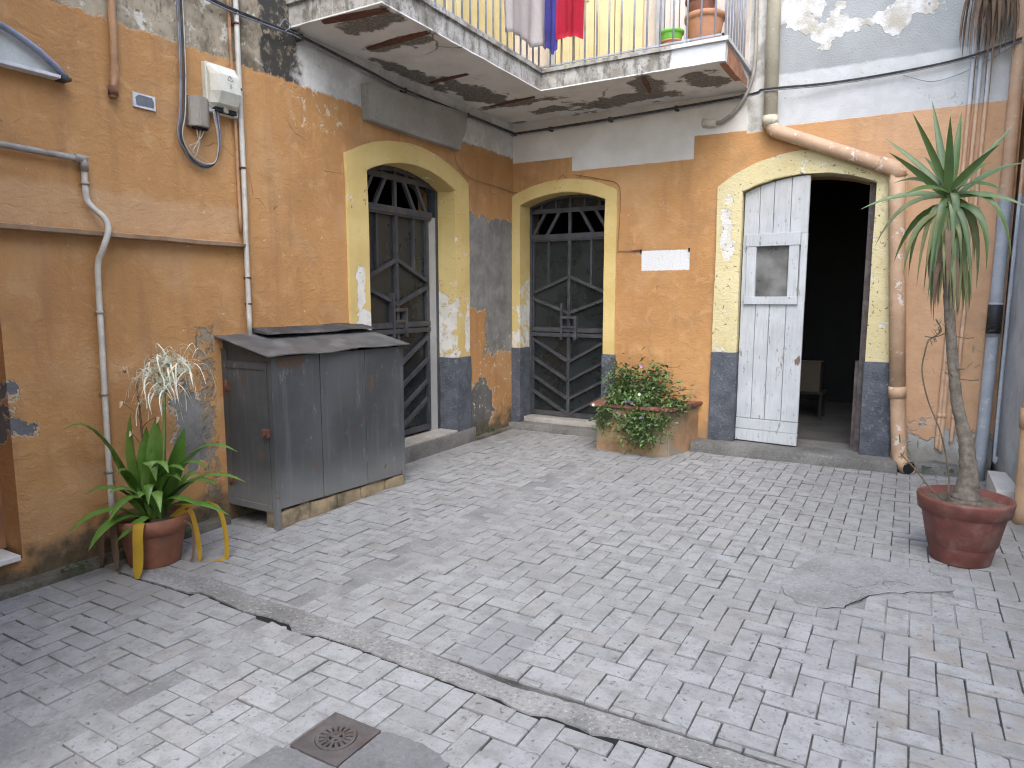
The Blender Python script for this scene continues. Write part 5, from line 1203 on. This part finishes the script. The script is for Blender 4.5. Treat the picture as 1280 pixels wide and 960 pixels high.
b2 = NB(); prism(b2, [(-.004, 1.293), (CX+.04, 1.172), (CX+.04, 1.165), (-.004, 1.286)], lambda s, d, z: (s, d, z), CY0-.055, CY1+.045)
bmesh.ops.subdivide_edges(b2, edges=[e for e in b2.edges if abs(e.verts[0].co.y-e.verts[1].co.y) > 1], cuts=9, use_grid_fill=True)
for v in b2.verts: v.co.z += mnoise.noise((v.co.x*4, v.co.y*3, 0))*.013
obj('roof_sheet', b2, M['cabroof'], cb)
b2 = NB(); prism(b2, [(.0, 1.33), (.16, 1.295), (.17, 1.283), (.0, 1.300)], lambda s, d, z: (s, d, z), -3.72, -2.60)
bmesh.ops.subdivide_edges(b2, edges=[e for e in b2.edges if abs(e.verts[0].co.y-e.verts[1].co.y) > 1], cuts=9, use_grid_fill=True)
for v in b2.verts: v.co.z += mnoise.noise((v.co.x*7, v.co.y*3.3, 4))*.018
fl_ = obj('roof_flashing', b2, simple('black_bitumen_felt', (0.045, 0.044, 0.046), .7, .35, 8, .6, (0.15, 0.15, 0.15), .6), cb)
rg = random.Random(5); yy = CY0+.01; k = 0
while yy < CY1-.02:
    w_ = (.30, .25, .27, .28, .25)[k % 5]; y1 = min(yy+w_, CY1+.005)
    stone('plinth_block', cb, CX-.14, CX-.012 + rg.uniform(-.008, .004), yy+.006, y1-.004, -.02, zpl((yy+y1)/2)-.006 - rg.uniform(0, .01), M['sandstone'], .016, .016); yy = y1; k += 1

# ------------------------------------------------------------------ masonry planter with flowering bush
pt = thing('masonry_planter', (1.75, -.3, 0), 'stained ochre masonry planter with red coping between the doorways', 'planter')
PB = [(1.29, .01), (1.345, -.63), (2.09, -.60), (2.215, .01)]
def ringw(b2, P, z0, z1, t_=.085):
    cx, cy = 1.74, -.25
    o = [(x, y) for x, y in P]; i = [(x + (cx-x)*t_/.6, y + (cy-y)*t_/.6 if y < 0 else y) for x, y in P]
    vo0, vo1, vi1, vi0 = ([b2.verts.new((*p, z)) for p in Q] for Q, z in ((o, z0), (o, z1), (i, z1), (i, z0)))
    for k in range(3):
        for a, b in ((vo0, vo1), (vo1, vi1), (vi1, vi0)): b2.faces.new((a[k], a[k+1], b[k+1], b[k]))
    for k in (0, 3): b2.faces.new((vo0[k], vo1[k], vi1[k], vi0[k]))
b2 = NB(); ringw(b2, PB, -.02, .445); bmesh.ops.bevel(b2, geom=[e for e in b2.edges if e.calc_length() > .3], offset=.012, segments=2, affect='EDGES')
bmesh.ops.subdivide_edges(b2, edges=[e for e in b2.edges if e.calc_length() > .25], cuts=6, use_grid_fill=True)
for v in b2.verts: v.co += Vector([mnoise.noise(v.co*6 + Vector((0, k*5, 0)))*.008 for k in range(3)])
obj('planter_wall', b2, M['planterwall'], pt, smooth='auto')
for P in ([(1.23, .01), (1.285, -.67), (1.45, -.665), (1.40, .01)], [(1.455, -.665), (1.80, -.655), (1.80, -.52), (1.445, -.53)], [(1.805, -.655), (2.13, -.64), (2.02, -.52), (1.805, -.52)], [(2.135, -.64), (2.255, .01), (2.12, .01), (2.025, -.52)]):
    b2 = NB(); lo = [b2.verts.new((*p, .447)) for p in P]; hi = [b2.verts.new((*p, .482)) for p in P]; b2.faces.new(lo); b2.faces.new(hi)
    for k in range(4): b2.faces.new((lo[k], lo[(k+1) % 4], hi[(k+1) % 4], hi[k]))
    bmesh.ops.recalc_face_normals(b2, faces=b2.faces); bmesh.ops.bevel(b2, geom=list(b2.edges), offset=.008, segments=2, affect='EDGES'); obj('coping_tile', b2, M['copinged'], pt)
b2 = NB(); b2.faces.new([b2.verts.new(p) for p in ((1.36, 0, .42), (1.40, -.56, .42), (2.03, -.54, .42), (2.15, 0, .42))]); obj('soil', b2, M['soil'], pt, recalc=False)

def small_leaf(b2, p, rg, size, droop=.3):
    a = rg.uniform(0, 6.283); d = Vector((math.cos(a), math.sin(a), rg.uniform(-.7, .6))).normalized(); s_ = d.cross(Vector((rg.uniform(-.4, .4), rg.uniform(-.4, .4), 1))).normalized()
    l_ = size*rg.uniform(.7, 1.3); w_ = l_*.28; up = s_.cross(d)
    m_ = p + d*l_*.5 - Vector((0, 0, 1))*l_*droop*.1
    V = [b2.verts.new(q) for q in (p, m_ + s_*w_ + up*l_*.06, p + d*l_ - Vector((0, 0, l_*droop)), m_ - s_*w_ + up*l_*.06)]
    b2.faces.new(V)
bush = thing('flowering_bush', (1.75, -.4, .42), 'leafy bush with lilac flowers spilling over the masonry planter', 'bush')
rg = random.Random(21); bl_, bd_, tw = NB(), NB(), NB(); tipsf = []
def spray(base, tip, n, spread, size, dark):
    mid = (Vector(base) + Vector(tip))/2 + Vector((rg.uniform(-.05, .05), rg.uniform(-.05, .05), .07)); P = bez(base, mid, tip, 7)
    tube(tw, P, [.006 - .0006*k for k in range(len(P))], 4)
    for k in range(n):
        t_ = .15 + .85*rg.random(); i = min(int(t_*7), 6); p = P[i].lerp(P[i+1], t_*7-i) + Vector((rg.gauss(0, spread), rg.gauss(0, spread), rg.gauss(0, spread)))
        small_leaf(bd_ if rg.random() < dark else bl_, p, rg, size)
    return P[-1]
B0 = (1.62, -.36, .42)
for k in range(34):       # upright mass
    x = 1.36 + .66*rg.random(); tp = (x, -.46 + .34*rg.random(), .60 + .32*rg.random() * (1 - abs(x-1.64)*.9))
    tipsf.append(spray((x*.5+.82, -.36, .42), tp, 42, .05, .05, .3))
for tp in ((1.38, -.30, .90), (1.45, -.35, .84), (1.58, -.40, .80), (1.92, -.42, .88), (1.86, -.42, .78), (2.06, -.40, .80), (2.02, -.45, .74), (2.14, -.35, .72), (2.24, -.45, .66), (2.28, -.40, .60), (2.10, -.5, .66)): tipsf.append(spray((1.7, -.38, .45), tp, 30, .022, .045, .25))
for k in range(46):       # cascade over the coping
    x = 1.34 + .78*rg.random(); low = .40 - .22*rg.random() - (.22*rg.random() if 1.6 < x < 2.0 else 0); spray((x*.8+.33, -.5, .46), (x, -.70 - .04*rg.random(), max(.07, low)), 34, .036, .044, .28)
for k in range(14):
    x = 1.72 + .30*rg.random(); spray((x, -.5, .47), (x + rg.uniform(-.05, .05), -.70 - .05*rg.random(), .08 + .25*rg.random()), 40, .04, .046, .3)
for k in range(22):
    x = 1.42 + .58*rg.random(); spray((x, -.42, .47), (x + rg.uniform(-.08, .08), -.64 - .05*rg.random(), .50 + .10*rg.random()), 30, .034, .046, .3)
for k in range(12): spray((2.0, -.45, .47), (2.12 + .12*rg.random(), -.62 + .3*rg.random(), .44 + .06*rg.random()), 36, .03, .044, .35)
tag(obj('bright_foliage', bl_, M['bush'], bush, recalc=False), kind='stuff'); tag(obj('dark_foliage', bd_, M['bush_dark'], bush, recalc=False), kind='stuff'); obj('twigs', tw, M['twig'], bush)
for (x, y, z, m_) in ((1.755, -.48, .86, 'lilac'), (1.79, -.62, .60, 'petal'), (1.70, -.66, .53, 'lilac'), (1.73, -.665, .515, 'lilac'), (1.66, -.66, .52, 'lilac'), (1.335, -.69, .47, 'petal'), (1.83, -.68, .38, 'lilac')):
    b2 = NB()
    for q in range(5):
        a = q*1.257; d = Vector((math.cos(a), -.35, math.sin(a))).normalized(); s_ = d.cross(Vector((0, 1, 0))).normalized()
        b2.faces.new([b2.verts.new(Vector((x, y, z)) + v) for v in (Vector((0, 0, 0)), d*.012 + s_*.009, d*.02, d*.012 - s_*.009)])
    obj('flower', b2, M[m_], bush, recalc=False)

# ------------------------------------------------------------------ potted spider lily by the left wall
ly = thing('potted_spider_lily', (.265, -4.70, 0), 'white spider lily in a terracotta pot beside the grey cabinet', 'potted plant')
PC = (.265, -4.70, 0)
b2 = NB(); lathe(b2, [(0, 0), (.135, 0), (.14, .008), (.172, .19), (.176, .20), (.196, .208), (.20, .285), (.192, .292), (.178, .288), (.172, .25), (0, .25)], PC, 36); obj('pot', b2, M['terra'], ly)
b2 = NB(); lathe(b2, [(.173, .252), (.1, .262), (0, .268)], PC, 24); obj('soil', b2, M['soil'], ly)
def lf(base, ctrl, tip, w, mat='lily', fold=.35, n=10, nm='leaf'):
    hd = Vector((tip[0]-base[0], tip[1]-base[1], 0)); sd = Vector((-hd.y, hd.x, 0)); up_ = max(0, 1 - hd.length*4); sd = (sd.normalized()*(1-up_*.7) + Vector((.87, .5, 0))*(.25 + up_)) if sd.length > 1e-4 else Vector((.87, .5, 0))
    b2 = NB(); leaf(b2, bez(base, ctrl, tip, n), w*1.35, fold, side=sd, taper=lambda u: (min(1, .45 + u*2.2) * (1 - max(0, (u-.55)/.45)**1.6*.97))); return obj(nm, b2, M[mat], ly, recalc=False)
c0 = Vector((.265, -4.70, .25))
LV = [  # (control, tip, width)
 ((.12, -4.86, .98), (.15, -5.085, .845), .05), ((.16, -4.74, .60), (.185, -4.74, .88), .075), ((.27, -4.66, .60), (.30, -4.66, .86), .08), ((.36, -4.62, .55), (.44, -4.58, .80), .085),
 ((.33, -4.60, .65), (.39, -4.55, .78), .075), ((.46, -4.56, .86), (.70, -4.43, .655), .055), ((.50, -4.55, .66), (.72, -4.40, .47), .05), ((.48, -4.60, .62), (.61, -4.50, .46), .055),
 ((.52, -4.66, .50), (.72, -4.52, .30), .05), ((.20, -4.92, .50), (.25, -5.16, .305), .065), ((.28, -4.93, .46), (.36, -5.12, .22), .065), ((.36, -4.76, .84), (.42, -4.76, .52), .07),
 ((.22, -4.80, .68), (.22, -4.86, .56), .055), ((.18, -4.80, .50), (.12, -4.84, .70), .05), ((.42, -4.80, .40), (.30, -4.94, .20), .05), ((.14, -4.62, .70), (.12, -4.55, .62), .06), ((.30, -4.48, .62), (.30, -4.36, .42), .055),
 ((.24, -4.70, .58), (.235, -4.68, .80), .075), ((.42, -4.70, .52), (.60, -4.62, .36), .05), ((.30, -4.72, .50), (.335, -4.71, .68), .08)]
rg = random.Random(8)
for k in range(12):
    a = rg.uniform(-2.2, 1.6); ln = rg.uniform(.16, .40); tx, ty = .265 + math.cos(a)*ln, -4.70 + math.sin(a)*ln*.8; zt_ = rg.uniform(.30, .62)
    if tx < .06: continue
    LV.append((((.265+tx)/2, (-4.70+ty)/2, zt_ + rg.uniform(.10, .28)), (tx, ty, zt_), rg.uniform(.045, .065)))
for ct, tp, w_ in LV:
    a = rg.uniform(0, 6.28); lf(c0 + Vector((math.cos(a)*.035, math.sin(a)*.035, 0)), ct, tp, w_)
# yellow dying leaves hanging over the rim, brown ones at the side
for pts, w_, mt in (([(.33, -4.78, .262), (.40, -4.86, .30), (.43, -4.895, .25), (.435, -4.905, .12), (.44, -4.92, .006)], .058, 'lily_yellow'), ([(.38, -4.64, .27), (.46, -4.60, .315), (.50, -4.59, .22), (.515, -4.585, .08), (.52, -4.59, .008)], .03, 'lily_yellow'),
                    ([(.34, -4.64, .262), (.45, -4.57, .345), (.56, -4.49, .32), (.605, -4.475, .2), (.615, -4.475, .06), (.60, -4.485, .008), (.53, -4.575, .006)], .028, 'lily_yellow'), ([(.22, -4.84, .265), (.24, -4.91, .285), (.25, -4.925, .2), (.255, -4.92, .03)], .04, 'deadleaf'), ([(.14, -4.83, .265), (.12, -4.90, .28), (.11, -4.92, .15), (.12, -4.93, .02)], .035, 'deadleaf'), ([(.40, -4.65, .27), (.48, -4.60, .22), (.48, -4.60, .05), (.46, -4.61, .006)], .015, 'deadleaf')):
    b2 = NB(); leaf(b2, curve(pts, 5), w_, .2, side=Vector((.87, .5, 0)), taper=lambda u: min(1, .5+u*3)*(1-max(0, (u-.8)/.2)**2*.6)); obj('withered_leaf', b2, M[mt], ly, recalc=False)
# flower stalks
ST = [((.31, -4.66, .26), (.33, -4.64, .7), (.35, -4.625, 1.10), 'stalk', .009), ((.32, -4.68, .26), (.345, -4.655, .6), (.36, -4.64, 1.0), 'stalk', .008), ((.23, -4.70, .26), (.225, -4.70, .7), (.205, -4.70, 1.06), 'stalk_brown', .006)]
for a, b, c_, m_, r_ in ST: b2 = NB(); tube(b2, bez(a, b, c_, 8), r_, 7); obj('flower_stalk', b2, M[m_], ly)
def spider(p, rg, r_=.10, scl=1.0, mat='petal'):
    b2 = NB(); p = Vector(p); out = Vector((rg.uniform(-.5, .8), rg.uniform(-.8, .2), .5)).normalized()
    s1 = out.cross(Vector((0, 0, 1))).normalized(); s2 = s1.cross(out)
    for k in range(6):
        a = k*math.pi/3 + rg.uniform(-.2, .2); d = (s1*math.cos(a) + s2*math.sin(a)); L_ = r_*scl*rg.uniform(.85, 1.25)
        leaf(b2, bez(p, p + d*L_*.8 + out*L_*.5 + Vector((0, 0, .045)), p + d*L_*1.05 - Vector((0, 0, L_*rg.uniform(.1, .75))), 7), .0115*scl, .1, taper=lambda u: 1-.75*u)
    for k in range(6):
        a = k*math.pi/3 + .5; d = (s1*math.cos(a) + s2*math.sin(a)); tube(b2, bez(p, p + d*.015 + out*.03, p + d*.045*scl + out*.05*scl, 4), .0011, 3, False)
    prof = []; n = 10
    r0 = [b2.verts.new(p + (s1*math.cos(6.283*k/n) + s2*math.sin(6.283*k/n))*.004) for k in range(n)]; r1 = [b2.verts.new(p + out*.022*scl + (s1*math.cos(6.283*k/n) + s2*math.sin(6.283*k/n))*(.018 + .006*(k % 2))*scl) for k in range(n)]
    for k in range(n): b2.faces.new((r0[k], r0[(k+1) % n], r1[(k+1) % n], r1[k]))
    obj('flower', b2, M[mat], ly, recalc=False)
rg = random.Random(3)
HUB = Vector((.352, -4.625, 1.10))
for p in ((.34, -4.62, 1.175), (.38, -4.60, 1.18), (.43, -4.57, 1.175), (.47, -4.545, 1.135), (.31, -4.64, 1.12), (.30, -4.645, 1.06), (.36, -4.63, 1.06), (.41, -4.60, 1.075), (.33, -4.66, 1.02), (.39, -4.63, 1.02), (.36, -4.60, 1.15), (.44, -4.58, 1.11), (.28, -4.66, 1.09), (.34, -4.64, .98)):
    q = Vector(p); b2 = NB(); tube(b2, bez(HUB - Vector((0, 0, .05 if p[2] > 1.1 else .11)), (HUB + q)/2 + Vector((0, 0, -.02)), q, 5), .0035, 5); obj('flower_tube', b2, M['stalk'], ly); spider(p, rg, .125, 1.15)
for p in ((.15, -4.735, 1.115), (.20, -4.70, 1.07), (.225, -4.70, .93)): spider(p, rg, .045, .7, 'wilted')
for (x, y, z) in ((.12, -4.76, .95), (.30, -4.66, .86), (.16, -4.74, .78)):
    b2 = NB(); leaf(b2, bez((x, y, z), (x+.012, y-.006, z+.008), (x+.03, y-.02, z-.035), 6), .024, 1.2, side=Vector((.5, .3, .6))); obj('wilted_flower', b2, M['wilted'], ly, recalc=False)
    b2 = NB(); tube(b2, bez((x, y, z), (.2, -4.71, z-.05), (.228, -4.70, z-.12), 5), .0025, 4); obj('flower_tube', b2, M['stalk_brown'], ly)

# ------------------------------------------------------------------ tall yucca in a red-brown pot
yu = thing('potted_yucca', (4.385, -2.30, 0), 'tall yucca with a bare curved trunk in a red-brown pot', 'potted plant')
YC = (4.385, -2.30, 0)
b2 = NB(); lathe(b2, [(0, 0), (.148, 0), (.155, .008), (.172, .10), (.174, .112), (.182, .118), (.215, .29), (.217, .298), (.236, .305), (.246, .375), (.244, .388), (.232, .392), (.218, .386), (.208, .345), (0, .345)], YC, 44); obj('pot', b2, M['terra_red'], yu)
b2 = NB(); rg = random.Random(2)
lathe(b2, [(.21, .348), (.15, .352), (.08, .36), (0, .37)], YC, 30)
for v in b2.verts: v.co.z += rg.uniform(-.008, .008)
obj('soil', b2, M['soil'], yu)
TP = curve([(4.385, -2.30, .34), (4.388, -2.30, .40), (4.392, -2.30, .53), (4.368, -2.30, .70), (4.338, -2.30, .82), (4.305, -2.30, .95), (4.268, -2.30, 1.20), (4.232, -2.30, 1.48), (4.208, -2.30, 1.75), (4.195, -2.30, 2.0), (4.192, -2.30, 2.13)], 8)
b2 = NB(); n = len(TP); rad = []
for i in range(n):
    u = i/(n-1); r_ = .062*(1-u)**6 + .036 - .012*u; r_ *= 1 + .05*math.sin(i*2.1) + .03*rg.uniform(-1, 1); rad.append(r_)
tube(b2, TP, rad, 14); obj('trunk', b2, M['trunk'], yu)
def bl2(base, ctrl, tip, w, mat, fold=.3, n=9):
    tt = (Vector(tip)-Vector(base)).normalized(); a_ = tt.cross(Vector((-.03, -1, .1))); b_ = tt.cross(Vector((0, 0, 1)))
    if a_.dot(b_) < 0: b_ = -b_
    b2 = NB(); leaf(b2, bez(base, ctrl, tip, n), w, fold, side=a_*rg.uniform(.4, 1.0) + b_*.45, taper=lambda u: min(1, .55 + u*1.8)*(1 - max(0, (u-.35)/.65)**1.5)); obj('leaf', b2, M[mat], yu, recalc=False)
CRN = Vector((4.19, -2.30, 2.13))
tips = [(3.974, 2.605, -.1), (4.069, 2.658, .12), (4.164, 2.56, -.2), (4.216, 2.575, .05), (4.471, 2.479, .12), (4.407, 2.381, -.15), (4.54, 2.27, .05), (3.84, 2.477, .15), (3.866, 2.393, -.12), (3.898, 2.208, .2), (3.737, 2.07, -.1), (4.56, 2.03, -.12), (4.05, 2.35, .35), (4.38, 2.28, .33), (3.95, 2.13, -.32), (4.45, 2.12, -.3)]
for i, (x, z, dy_) in enumerate(tips):
    k = 1 + dy_/4.72; tip = Vector((4.036 + (x-4.036)*k, -2.30+dy_, 1.55 + (z-1.55)*k)); b = CRN + Vector((rg.uniform(-.015, .015), rg.uniform(-.015, .015), rg.uniform(-.04, .02)))
    mid = (b + tip)/2 + Vector((0, 0, .03 + .06*(z < 2.3))); bl2(b, mid, tip, rg.uniform(.036, .047), 'yucca')
lows = [(4.18, 1.50, -.06), (4.14, 1.60, -.08), (4.26, 1.56, -.06), (3.836, 1.839, -.15), (4.498, 1.729, -.1), (3.93, 1.75, .1), (3.99, 1.655, -.2), (4.015, 1.66, .1), (4.384, 1.69, -.12), (4.06, 1.60, -.1), (4.10, 1.56, .12), (4.30, 1.60, .1), (4.28, 1.50, -.05), (4.33, 1.52, -.1), (4.12, 1.52, -.12), (4.36, 1.58, .08), (4.40, 1.84, .2), (4.23, 1.66, -.10), (4.10, 1.68, -.1), (4.2, 1.58, .2), (4.0, 1.8, .25), (4.35, 1.75, .26)]
for i, (x, z, dy_) in enumerate(lows):
    tip = Vector((x, -2.30+dy_, z)); b = CRN + Vector((0, 0, -rg.uniform(.0, .10))); dv = tip - b
    ctrl = b + Vector((dv.x*rg.uniform(.55, 1.05), dv.y*rg.uniform(.6, 1.1), rg.uniform(-.02, .10)))
    bl2(b, ctrl, tip, rg.uniform(.030, .044), 'yucca' if i % 3 else 'yucca_old')
for k in range(40):        # skirt of old leaves hugging the trunk
    a = rg.uniform(0, 6.28); zb = rg.uniform(1.72, 2.02); r_ = rg.uniform(.06, .13); b = Vector((4.20, -2.30, zb)); tip = b + Vector((math.cos(a)*r_ + .02, math.sin(a)*r_, -rg.uniform(.22, .42)))
    bl2(b, b + Vector((math.cos(a)*r_*1.2, math.sin(a)*r_*1.2, .02)), tip, rg.uniform(.022, .04), 'deadleaf' if k % 3 == 0 else 'yucca_old')
# thorny trailing stems that share the pot
def thorny(pts, name, n=46, tl=.04):
    b2 = NB(); P = curve(pts, 8); tube(b2, P, .0042, 5); m_ = len(P)
    for k in range(n):
        i = int((k+.5)/n*(m_-1)); t_ = (P[min(i+1, m_-1)]-P[max(i-1, 0)]).normalized(); s_ = t_.cross(Vector((rg.uniform(-1, 1), rg.uniform(-1, 1), rg.uniform(-1, 1)))).normalized()
        leaf(b2, bez(P[i], P[i] + s_*tl*.5 + t_*.006, P[i] + s_*tl*rg.uniform(.6, 1.2), 3), .006, .1)
    obj(name, b2, M['twig'], yu, recalc=False)
thorny([(4.29, -2.36, .34), (4.295, -2.36, .50), (4.24, -2.36, .75), (4.16, -2.36, .95), (4.12, -2.36, 1.12), (4.13, -2.36, 1.25), (4.14, -2.36, 1.30)], 'thorny_stem')
thorny([(4.28, -2.38, .36), (4.20, -2.40, .44), (4.12, -2.40, .54), (4.04, -2.38, .62)], 'thorny_stem', 18, .05)
thorny([(4.14, -2.36, 1.30), (4.18, -2.34, 1.33), (4.20, -2.32, 1.36), (4.17, -2.34, 1.42)], 'thorny_stem', 24, .05)
b2 = NB()
for k in range(34):
    p = Vector((4.10 + rg.random()*.32, -2.34 + rg.uniform(-.08, .05), 1.10 + rg.random()*.32)); d = Vector((rg.uniform(-1, 1), rg.uniform(-.4, .4), rg.uniform(-.6, .8))).normalized()
    leaf(b2, bez(p, p + d*.03, p + d*.055, 3), .009, .2)
for q in ((4.12, 1.30), (4.36, 1.30), (4.33, 1.12), (4.40, 1.06)): tube(b2, bez((4.235, -2.30, q[1]+.05), ((4.235+q[0])/2, -2.33, q[1]), (q[0], -2.34, q[1]+.02), 4), .003, 4)
tag(obj('dry_sprigs', b2, M['twig'], yu, recalc=False), kind='stuff')
for k in range(9):
    b2 = NB(); p = Vector((4.03 + rg.random()*.10, -2.38 + rg.uniform(-.03, .03), .55 + rg.random()*.14)); d = Vector((rg.uniform(-1, 1), rg.uniform(-.4, .4), rg.uniform(-.3, 1))).normalized(); leaf(b2, bez(p, p + d*.03, p + d*.055, 3), .010, .2); obj('sprig_leaf', b2, M['bush_dark'], yu, recalc=False)

# ------------------------------------------------------------------ dead palm leaves caught on the conduits, upper right
dp_ = thing('dead_palm_frond', (4.42, -.12, 3.9), 'bundle of dead brown palm leaves hanging on the wall conduits', 'palm frond')
for k in range(38):
    b = Vector((4.42 + rg.uniform(-.04, .06), -.10 - rg.random()*.06, 4.05 + rg.uniform(-.05, .05))); a = rg.uniform(-1, 1)
    ln = rg.uniform(.42, .66) if k % 13 else 1.05
    tip = b + Vector((a*.20, -rg.uniform(.02, .20), -ln)); b2 = NB(); leaf(b2, bez(b, b + Vector((a*.22, -.12, -.05)), tip, 8), rg.uniform(.02, .042), .3, taper=lambda u: min(1, .5+u*2)*(1-max(0, (u-.4)/.6)**1.4)); obj('leaf', b2, M['deadleaf'], dp_, recalc=False)
b2 = NB(); tube(b2, [(4.40, -.035, 4.04), (4.43, -.10, 4.06), (4.46, -.14, 4.12)], [.02, .026, .03], 8); obj('leaf_base', b2, M['trunk'], dp_)
# weeds at the wall foot
for (x, y, n_, wh) in ((.09, -5.05, 9, 'beside the white conduit foot'), (.08, -4.35, 6, 'between the lily pot and the cabinet'), (4.25, -.14, 8, 'beside the downpipe outlet'), (.05, -.55, 6, 'between the two iron doors'), (4.42, -.12, 6, 'below the slim conduits')):
    w_ = thing('weed_tuft', (x, y, .03), 'tiny weed tuft at the wall foot ' + wh, 'weed', 'weeds along the wall foot'); b2 = NB()
    for k in range(n_*2): small_leaf(b2, Vector((x + rg.uniform(-.04, .04), y + rg.uniform(-.05, .05), .045 + rg.random()*.05)), rg, .035)
    obj('leaves', b2, M['bush_dark'], w_, recalc=False)
